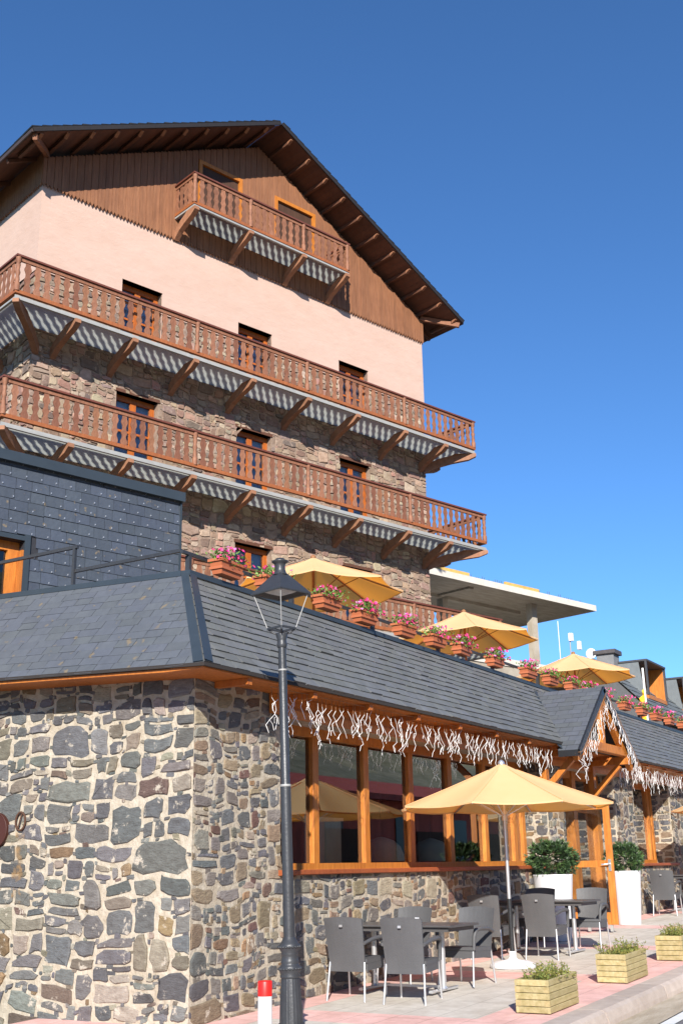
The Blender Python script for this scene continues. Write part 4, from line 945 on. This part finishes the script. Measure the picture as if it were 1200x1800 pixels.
# ---------------------------------------------------------------- white pots with shrubs
def shrub(seed, r=.33):
    global rnd
    keep = rnd; rnd = random.Random(seed); mb = MB()
    for i in range(380):
        u, v = rnd.uniform(0, 6.283), rnd.uniform(-.8, 1); q = math.sqrt(1 - v * v); rr = r * rnd.uniform(.72, 1.08); dr = Vector((q * math.cos(u), q * math.sin(u), v * .85)); p = dr * rr
        g = rnd.choice(((1, 1, 1), (1.3, 1.3, 1.15), (.6, .65, .6), (1.6, 1.5, 1.2), (.45, .5, .5)))
        for k in range(11):
            d = (dr + Vector((rnd.uniform(-1, 1), rnd.uniform(-1, 1), rnd.uniform(-.6, 1))) * .9).normalized(); leafquad(mb, p, d, rnd.uniform(.055, .09), rnd.uniform(.010, .016), jit(g, .3))
    for i in range(120):
        d = Vector((rnd.uniform(-1, 1), rnd.uniform(-1, 1), rnd.uniform(-.5, 1))).normalized(); leafquad(mb, d * r * .45, d + Vector((.3, .2, .1)), .2, .07, (.45, .45, .45))
    rnd = keep; return mb
for i, (x, y, lb) in enumerate(((9.15, -.30, 'left white tapered pot with a round shrub, partly hidden behind dark chairs'), (12.35, -.5, 'right white tapered pot with a round shrub, beside the open door'))):
    r = tag(empty('potted_shrub', (x, y, gz(x))), lb, 'potted shrub', 'round shrubs in white pots beside the door')
    mb = MB(); kk = 1.15 if i == 0 else 1.0; mb.lathe([(a_ * kk, b_ * (1.08 if i == 0 else 1)) for a_, b_ in [(.21, 0), (.215, .02), (.285, .93), (.29, .95), (.27, .95), (.265, .90)]], 36); mb.face([(.265 * math.cos(t), .265 * math.sin(t), .9) for t in [2 * math.pi * k / 20 for k in range(20)]], (.1, .1, .1)); mb.build('pot', m_white, r)
    o = shrub(5 + i).build('shrub', m_shrub, r); o.location = (0, 0, 1.16 if i else 1.25); o.scale = (1, 1, 1) if i else (1.18, 1.18, 1.05)

# ---------------------------------------------------------------- wooden kerb planters
def planter(seed):
    global rnd
    keep = rnd; rnd = random.Random(seed); r = empty('wooden_planter', (0, 0, 0)); mb = MB(); L_, Wd, hs = .80, .36, .062
    for k in range(5):
        z = .01 + k * hs; c = jit(W, .12); e = .002 if k % 2 else 0
        mb.box(0 + e, L_ - e, 0, .03, z, z + hs - .005, c, b=.004); mb.box(e, L_ - e, Wd - .03, Wd, z, z + hs - .005, jit(W, .12), b=.004)
        mb.box(-.001, .03, .031, Wd - .031, z, z + hs - .005, jit(W, .15), b=.004); mb.box(L_ - .03, L_ + .001, .031, Wd - .031, z, z + hs - .005, jit(W, .12), b=.004)
        if k % 2: mb.box(-.002, .012, -.001, .055, z, z + hs - .006, jit((1, .95, .9), .1)); mb.box(-.002, .012, Wd - .055, Wd + .001, z, z + hs - .006, jit((1, .95, .9), .1))
    mb.build('planter_box', m_pine, r)
    mb = MB(); mb.face([(.03, .03, .27), (L_ - .03, .03, .27), (L_ - .03, Wd - .03, .27), (.03, Wd - .03, .27)]); mb.build('soil', mat('potting_soil', (.05, .035, .02), 1, bump=.5), r)
    mb = MB()
    for i in range(130):
        x, y = rnd.uniform(.03, L_ - .03), rnd.uniform(.03, Wd - .03); p = Vector((x, y, .27)); d = Vector((rnd.uniform(-.6, .6), rnd.uniform(-.7, .5), 1)).normalized(); h = rnd.uniform(.06, .19)
        if rnd.random() < .15: h *= .9; d = Vector((rnd.uniform(-1, 1), -1, .5)).normalized()
        q = p + d * h; mb.tube([p, p.lerp(q, .5) + Vector((rnd.uniform(-.01, .01), 0, 0)), q], .0016, 3, (.8, .75, .6), caps=False)
        for k in range(9): t = rnd.uniform(.2, 1); leafquad(mb, p.lerp(q, t), (rnd.uniform(-1, 1), rnd.uniform(-1, 1), rnd.uniform(-.2, .8)), rnd.uniform(.018, .04), rnd.uniform(.008, .016), jit(rnd.choice(((1, 1, 1), (.7, .85, .7), (1.4, 1.1, 1.0), (1.1, .9, .8))), .2))
        if rnd.random() < .15: leafquad(mb, q, (rnd.uniform(-1, 1), rnd.uniform(-1, 1), .5), .02, .016, (2.2, 1.2, 5))
    mb.build('herbs', m_weed, r)
    rnd = keep; return r
pls = [planter(71), planter(72)]
for i, (x, lb) in enumerate(((1.80, 'timber planter nearest the camera, at the bottom of the photo'), (4.22, 'middle timber planter along the kerb'), (6.62, 'timber planter at the right edge, third from the camera'), (9.1, 'timber planter beyond the right edge, fourth along the kerb'))):
    if i == 3: continue
    o = pls[i] if i < 2 else copy_tree(pls[0]); o.location = (x, -3.04, gz(x)); o.rotation_euler = (0, -math.atan(.03), 0); tag(o, lb, 'planter', 'timber planters lined along the kerb')

# ---------------------------------------------------------------- street lamp
LX, LY = -.25, -1.38; lz = gz(LX)
lamp = tag(empty('street_lamp', (LX, LY, lz)), 'charcoal cast iron street lamp with square lantern before the stone wall', 'street lamp')
z0 = lz
mb = MB()
mb.lathe([(.17, 0), (.17, .05), (.15, .08), (.145, .12), (.12, .16)], 24)
mb.lathe([(.118, .14), (.112, .30), (.098, .50), (.09, .58)], 60, flute=20, fl_amp=.10)
mb.lathe([(.092, .58), (.098, .60), (.088, .62), (.105, .65), (.108, .68), (.09, .70), (.082, .715), (.088, .73), (.08, .75), (.078, .80), (.082, .81), (.078, .82), (.104, .865), (.107, .885), (.09, .91), (.075, .93), (.062, .955), (.055, .97)], 28)
for za, rr in ((.668, .107), (.875, .106)):
    for k in range(22): t = 2 * math.pi * k / 22; mb.lathe([(.0, -.014), (.012, -.006), (.012, .006), (0, .014)], 5, (rr * math.cos(t), rr * math.sin(t), za))
mb.v = [(x_, y_, z_ * .935) for x_, y_, z_ in mb.v]; mb.build('base', m_lamp, lamp)
mb = MB(); mb.lathe([(.055, .90), (.052, 2.3), (.0515, 2.31), (.046, 2.32), (.042, 3.5), (.040, 3.71)], 24)
mb.lathe([(.046, 3.70), (.056, 3.73), (.050, 3.75), (.046, 3.78), (.062, 3.83), (.058, 3.85), (.03, 3.86)], 24)
mb.build('pole', m_lamp, lamp)
for pr_ in ([(.0425, 3.46), (.0445, 3.462), (.0445, 3.475), (.0425, 3.477)], [(.053, 2.305), (.0545, 2.307), (.0545, 2.325), (.053, 2.327)]): mb = MB(); mb.lathe(pr_, 24); mb.build('pole_band', m_steel, lamp)
LR = R(33.7)
def sq(h, z, a=0): return [Vector((*rot2(h * math.cos(R(90 * k)), h * math.sin(R(90 * k)), LR + a), z)) for k in range(4)]
lan = MB()
# frame: small square at the foot, arms, rods to the hood
B = sq(.145, 3.90); T = sq(.285, 4.27)
for k in range(4): lan.beam(B[k], B[(k + 1) % 4], .014, .02)
for k in range(4):
    lan.tube([Vector((0, 0, 3.84)) + B[k] * 0 + Vector((B[k].x * .2, B[k].y * .2, 0)), Vector((B[k].x * .55, B[k].y * .55, 3.85)), Vector((B[k].x * .95, B[k].y * .95, 3.89))], .009, 6)
    lan.tube([B[k] + Vector((0, 0, -.03)), B[k] + Vector((0, 0, .01))], .008, 6)
lan.tube([(0, 0, 3.85), (0, 0, 3.93)], .012, 8)
lan.build('lantern_frame', m_lamp, lamp)
for k in range(4):
    q = MB(); q.tube([B[k], T[k]], .0055, 6); q.build('lantern_rod', m_steel, lamp)
lan = MB(); a, b, c = sq(.315, 4.26), sq(.315, 4.275), sq(.07, 4.49)
lan.mesh(a + b + c, [(0, 1, 5, 4), (1, 2, 6, 5), (2, 3, 7, 6), (3, 0, 4, 7), (4, 5, 9, 8), (5, 6, 10, 9), (6, 7, 11, 10), (7, 4, 8, 11)])
ai = sq(.275, 4.262); ak = sq(.20, 4.30); lan.mesh(a + ai + ak, [(0, 1, 5, 4), (1, 2, 6, 5), (2, 3, 7, 6), (3, 0, 4, 7), (4, 5, 9, 8), (5, 6, 10, 9), (6, 7, 11, 10), (7, 4, 8, 11)], m=1)
lan.lathe([(.078, 4.47), (.062, 4.50), (.054, 4.53), (.054, 4.575), (.062, 4.595), (.086, 4.61), (.088, 4.622), (.06, 4.632), (.045, 4.65), (0, 4.66)], 24)
hood = lan.build('lantern_hood', [m_lamp, m_dark], lamp)
lan = MB(); k2 = sq(.199, 4.30); k3 = sq(.12, 4.272); lan.mesh(k2 + k3, [(0, 1, 5, 4), (1, 2, 6, 5), (2, 3, 7, 6), (3, 0, 4, 7), (7, 6, 5, 4)]); lan.build('lens', mat('frosted_lens', (.5, .52, .5), .25, nz=.5, nscale=20), hood)
lamp.scale = (.962, .962, .962); lamp.rotation_euler = (-.019, -.0115, 0)

# bollard
bx, by = -.62, -1.345
r = tag(empty('bollard', (bx, by, gz(bx))), 'short white post with a red top left of the lamp', 'bollard')
mb = MB(); mb.lathe([(.062, -.02), (.062, .415)], 28); mb.build('post', m_bwhite, r)
mb = MB(); mb.lathe([(.0635, .412), (.0635, .53), (.06, .538), (0, .540)], 28); mb.build('red_cap', m_bred, r)

# round sign on the side wall
sg = tag(empty('wall_sign', (-.03, 2.83, .49)), 'round brown enamel sign with a white digit at the left edge', 'sign')
mb = MB(); n = 40; mb.prism([(.20 * math.cos(2 * math.pi * k / n), .20 * math.sin(2 * math.pi * k / n)) for k in range(n)], 0, -.02, .03); mb.tube([(-.02, .195 * math.cos(2 * math.pi * k / n), .195 * math.sin(2 * math.pi * k / n)) for k in range(n + 1)], .008, 6, caps=False); mb.build('disc', m_brown, sg)
tx = bpy.data.curves.new('digit', 'FONT'); tx.body = '8'; tx.size = .25; tx.extrude = .002; tx.align_x = 'CENTER'; tx.align_y = 'CENTER'; tx.offset = .004
to = bpy.data.objects.new('digit_tmp', tx); col.objects.link(to)
dg = bpy.context.evaluated_depsgraph_get(); me = bpy.data.meshes.new_from_object(to.evaluated_get(dg)); bpy.data.objects.remove(to)
me.materials.clear(); me.materials.append(m_bwhite); o = bpy.data.objects.new('digit', me); col.objects.link(o); o.parent = sg; o.location = (-.024, -.02, 0); o.rotation_euler = (R(90), 0, R(-90))

# ---------------------------------------------------------------- unfinished concrete building behind, right
CB = (33, 32, 2)
cb = tag(empty('concrete_building', hw(*CB), HA), 'unfinished concrete building with a projecting slab on bare columns behind the hotel', 'unfinished building')
mb = MB(); mb.box(24, 46.9, 32, 37.2, 12.05, 12.16, W, 0)
for (a, b, c, d) in ((24, 46.95, 31.95, 32.0), (46.9, 46.95, 32.0, 37.2)): mb.box(a, b, c, d, 12.03, 12.32, W, 1)
mb.box(24, 46.9, 32.001, 37.2, 12.16, 12.3, W, 1)
mb.box(36, 44, 34.4, 34.7, 11.9, 12.05, W, 0); mb.box(38, 38.3, 32.5, 36.8, 11.95, 12.05, W, 0)
mb.build('roof_slab', [m_concrete, m_concwhite], cb, CB)
for x, y in ((38.3, 34.4), (43.0, 32.9)): mb = MB(); mb.box(x, x + .36, y, y + .36, 8.5, 12.05); mb.build('column', m_concrete, cb, CB)
for a, b in ((34.6, 37.6), (40.1, 42.6), (33.4, 34.0)): mb = MB(); mb.box(a, b, 32.1, 32.2, 12.32, 12.52); mb.build('formwork_board', m_yellow, cb, CB)
mb = MB(); rg = random.Random(3)
for i in range(60): x = 37.5 + i * .15; mb.tube([(x, 32.3, 12.3), (x + rg.uniform(-.03, .03), 32.3, 12.3 + rg.uniform(.1, .3))], .012, 4)
mb.build('rebar', m_rust, cb, CB)
mb = MB(); mb.box(30, 41.0, 30.0, 40, 2, 8.25, W, 0); mb.box(30, 41.05, 29.95, 30.0, 8.0, 8.3, W, 1); mb.box(30, 41.05, 30.0, 40, 8.25, 8.32, W, 1)
mb.box(41.05, 47.0, 32.5, 40, 2, 8.4, W, 0); mb.box(41.05, 47.05, 32.45, 32.5, 8.25, 8.5, W, 1)
mb.build('lower_storey', [m_concrete, m_concwhite], cb, CB)
# antennas on a mast
an = tag(empty('antenna_mast', (24.72, 4.61, 5.9)), 'white antennas on a short mast in front of the sky', 'antenna')
ao = (24.72, 4.61, 5.9)
mb = MB(); mb.tube([(24.72, 4.61, 5.9), (24.72, 4.61, 7.05)], .02, 6); mb.tube([(24.3, 4.9, 6.15), (25.1, 4.35, 6.15)], .018, 6); mb.build('mast', m_steel, an, ao)
mb = MB(); mb.tube([(24.4, 4.85, 6.1), (24.4, 4.85, 7.4)], .012, 6); mb.build('whip', m_bwhite, an, ao)
mb = MB(); mb.box(24.65, 24.80, 4.5, 4.64, 6.78, 7.02, b=.02); mb.build('panel_antenna', m_bwhite, an, ao)
mb = MB(); mb.box(24.78, 24.92, 4.3, 4.42, 6.5, 6.76, b=.02); mb.build('panel_antenna', m_bwhite, an, ao)
mb = MB(); q = MB(); mb.lathe([(0, -.05), (.1, -.03), (.17, 0), (.17, .012), (.1, -.015), (0, -.035)], 20); mb.v = [(25.15 - v[2], 4.1 + v[0], 6.38 + v[1]) for v in mb.v]; mb.build('dish', m_bwhite, an, ao)

# slate-roofed building with dormers, far right
SO = (26, 3, 2.5)
sb = tag(empty('slate_roofed_building', SO), 'distant slate roofed building with timber dormers and a chimney behind the terrace', 'building')
mb = MB()
# main roof slope facing the street (-Y) and its ridge
slates(mb, (24.0, 1.6, 3.9), (1, 0, 0), Vector((0, .7, .714)), Vector((0, -.714, .7)), lambda v: 0, lambda v: 20, 3.0, .3, .5, (.13, .145, .15), 91, thick=.02)
mb.face([(24, 1.6, 3.89), (44, 1.6, 3.89), (44, 3.7, 6.02), (24, 3.7, 6.02)], (.05, .05, .05)); mb.face([(24, 1.7, 0), (24, 3.7, 0), (24, 3.7, 6.0), (24, 1.7, 3.9)], (.1, .1, .1))
mb.face([(24, 3.7, 6.02), (44, 3.7, 6.02), (44, 8, 5.2), (24, 8, 5.2)], (.1, .1, .1))
mb.build('roof', m_slate_front, sb, SO)
mb = MB(); mb.box(24.02, 44, 1.7, 7.9, 0, 3.85); mb.build('wall', m_pink, sb, SO)
def dormer(x):
    yb, yf = 4.0, 2.75; zt = 6.05; zb = 5.0; zl = 4.75
    # side-sheared box: slate cheeks, deep timber-lined front opening facing -Y
    mb = MB(); a = [(x, yb, zt), (x, yf, zt), (x, yf - .12, zb), (x, yb, zb - .05)]
    w_ = 2.0
    mb.face(a, (.16, .175, .18)); mb.face([(p[0] + w_, p[1], p[2]) for p in a][::-1], (.13, .14, .15))
    mb.box(x - .03, x + w_ + .03, yf - .28, yb, zt, zt + .06, (.05, .05, .055)); mb.box(x - .03, x + .04, yf - .26, yf - .2, zb, zt, (.05, .05, .055)); mb.box(x + w_ - .04, x + w_ + .03, yf - .26, yf - .2, zb - .1, zt, (.05, .05, .055))
    d = mb.build('dormer', m_slate_front, sb, SO)
    mb = MB(); mb.face([(x + .04, yb - .3, zb), (x + w_ - .04, yb - .3, zb), (x + w_ - .04, yb - .3, zt), (x + .04, yb - .3, zt)], (.7, .5, .45)); mb.face([(x + w_ - .045, yb - .3, zb), (x + w_ - .045, yf - .2, zb), (x + w_ - .045, yf - .2, zt), (x + w_ - .045, yb - .3, zt)]); mb.box(x, x + w_, yf - .24, yf - .1, zb - .12, zb, (.9, .9, .9))
    mb.build('timber_lining', m_orange, d, SO)
dormer(25.6); dormer(29.9)
mb = MB(); mb.box(25.2, 25.75, 3.4, 3.95, 5.9, 6.32, (.2, .2, .2)); mb.box(25.12, 25.83, 3.32, 4.03, 6.32, 6.46, (.08, .07, .07), b=.02); mb.build('chimney', m_slate_front, sb, SO)
# flag and banner
fl = tag(empty('flagpole', (20.3, 1.1, 2.6)), 'white flagpole with a furled yellow and red flag behind the flower boxes', 'flag')
fo = (20.3, 1.1, 2.6)
mb = MB(); mb.tube([(20.3, 1.1, 2.6), (20.3, 1.1, 4.95)], .03, 8); mb.build('pole', m_bwhite, fl, fo)
mb = MB()
for i in range(9):
    a, b = i * .06, (i + 1) * .06; ya, yb2 = 1.1 + .05 * math.sin(i * 1.3), 1.1 + .05 * math.sin((i + 1) * 1.3)
    for (p, q_, c) in ((-.15, .28, (.9, .55, .02)), (.28, .40, (.7, .03, .02)), (.40, .75, (.9, .6, .02))):
        mb.face([(20.28 - a, ya, 4.25 - p * 1.0 - a * .8), (20.28 - b, yb2, 4.25 - p * 1.0 - b * .8), (20.28 - b, yb2, 4.25 - q_ * 1.0 - b * .8), (20.28 - a, ya, 4.25 - q_ * 1.0 - a * .8)], c, sm=False)
mb.build('cloth', mat('flag_cloth', W, .8, attr=True), fl, fo)

# maroon timber building across the street (seen in the window reflections)
bo = (34, -17, -1)
bn = tag(empty('maroon_chalet', bo), 'maroon timber building across the street, seen only reflected in the windows', 'building')
mb = MB(); x = 22.0
while x < 62: c = jit(W, .18); mb.box(x, x + .27, -17 - (.03 if rnd.random() < .5 else 0), -16.9, -1.2, 2.9, c); x += .28
mb.box(22, 62, -26, -17.05, -1.2, 2.9, (.6, .6, .6)); mb.build('timber_wall', m_maroon, bn, bo)
mb = MB(); mb.prism([(-15.8, 2.8), (-21.5, 4.1), (-27.2, 2.8), (-27.2, 3.0), (-21.5, 4.35), (-15.8, 3.05)], 0, 20.5, 63, (.7, .6, .6)); mb.build('roof', m_maroon, bn, bo)
for i in range(6):
    mb = MB(); x = 25 + i * 6; mb.box(x, x + 1.4, -16.88, -16.84, .3, 2.2, (.1, .1, .1)); mb.build('window', m_dark, bn, bo)
for i in range(5):
    mb = MB(); x = 23 + i * 8; mb.box(x, x + 3.6, -16.86, -16.80, -1.2, 1.6, (.1, .1, .1)); mb.build('garage_opening', m_inside, bn, bo)

# ---------------------------------------------------------------- pale shapes added behind the restaurant glass to lighten the dark panes
m_dome = mat('cream_dome', (.85, .80, .66), .8, nz=.3, nscale=6)  # for domes added as pale ovals behind the panes
for i, (x, lb) in enumerate(((6.6, 'added cream dome behind the third window pane'), (8.3, 'added cream dome behind the pane left of the parasol'))):
    r = tag(empty('added_dome', (x, 1.5, .10)), lb, 'added dome', 'cream domes added behind the restaurant glass')
    q = MB(); q.lathe([(.36, 0), (.35, .10), (.30, .22), (.20, .31), (.06, .36), (.0, .37)], 28); q.build('dome_shell', m_dome, r)
    q = MB(); q.tube([(0, 0, .36), (0, 0, 2.0)], .008, 6); q.build('cable', m_dark, r)
q = MB(); q.box(3.25, 4.15, .74, .76, -.9, .62); q.box(3.2, 4.2, .73, .77, .62, .66)  # flat panel added inside as a pale patch behind the glass
tag(q.build('added_panel', mat('pale_panel', (.6, .55, .46), .8, nz=.5, nscale=2), None, (3.7, .75, -1.05), loc=(3.7, .75, -1.05)), 'added pale panel standing inside behind the second and third window panes', 'added panel')
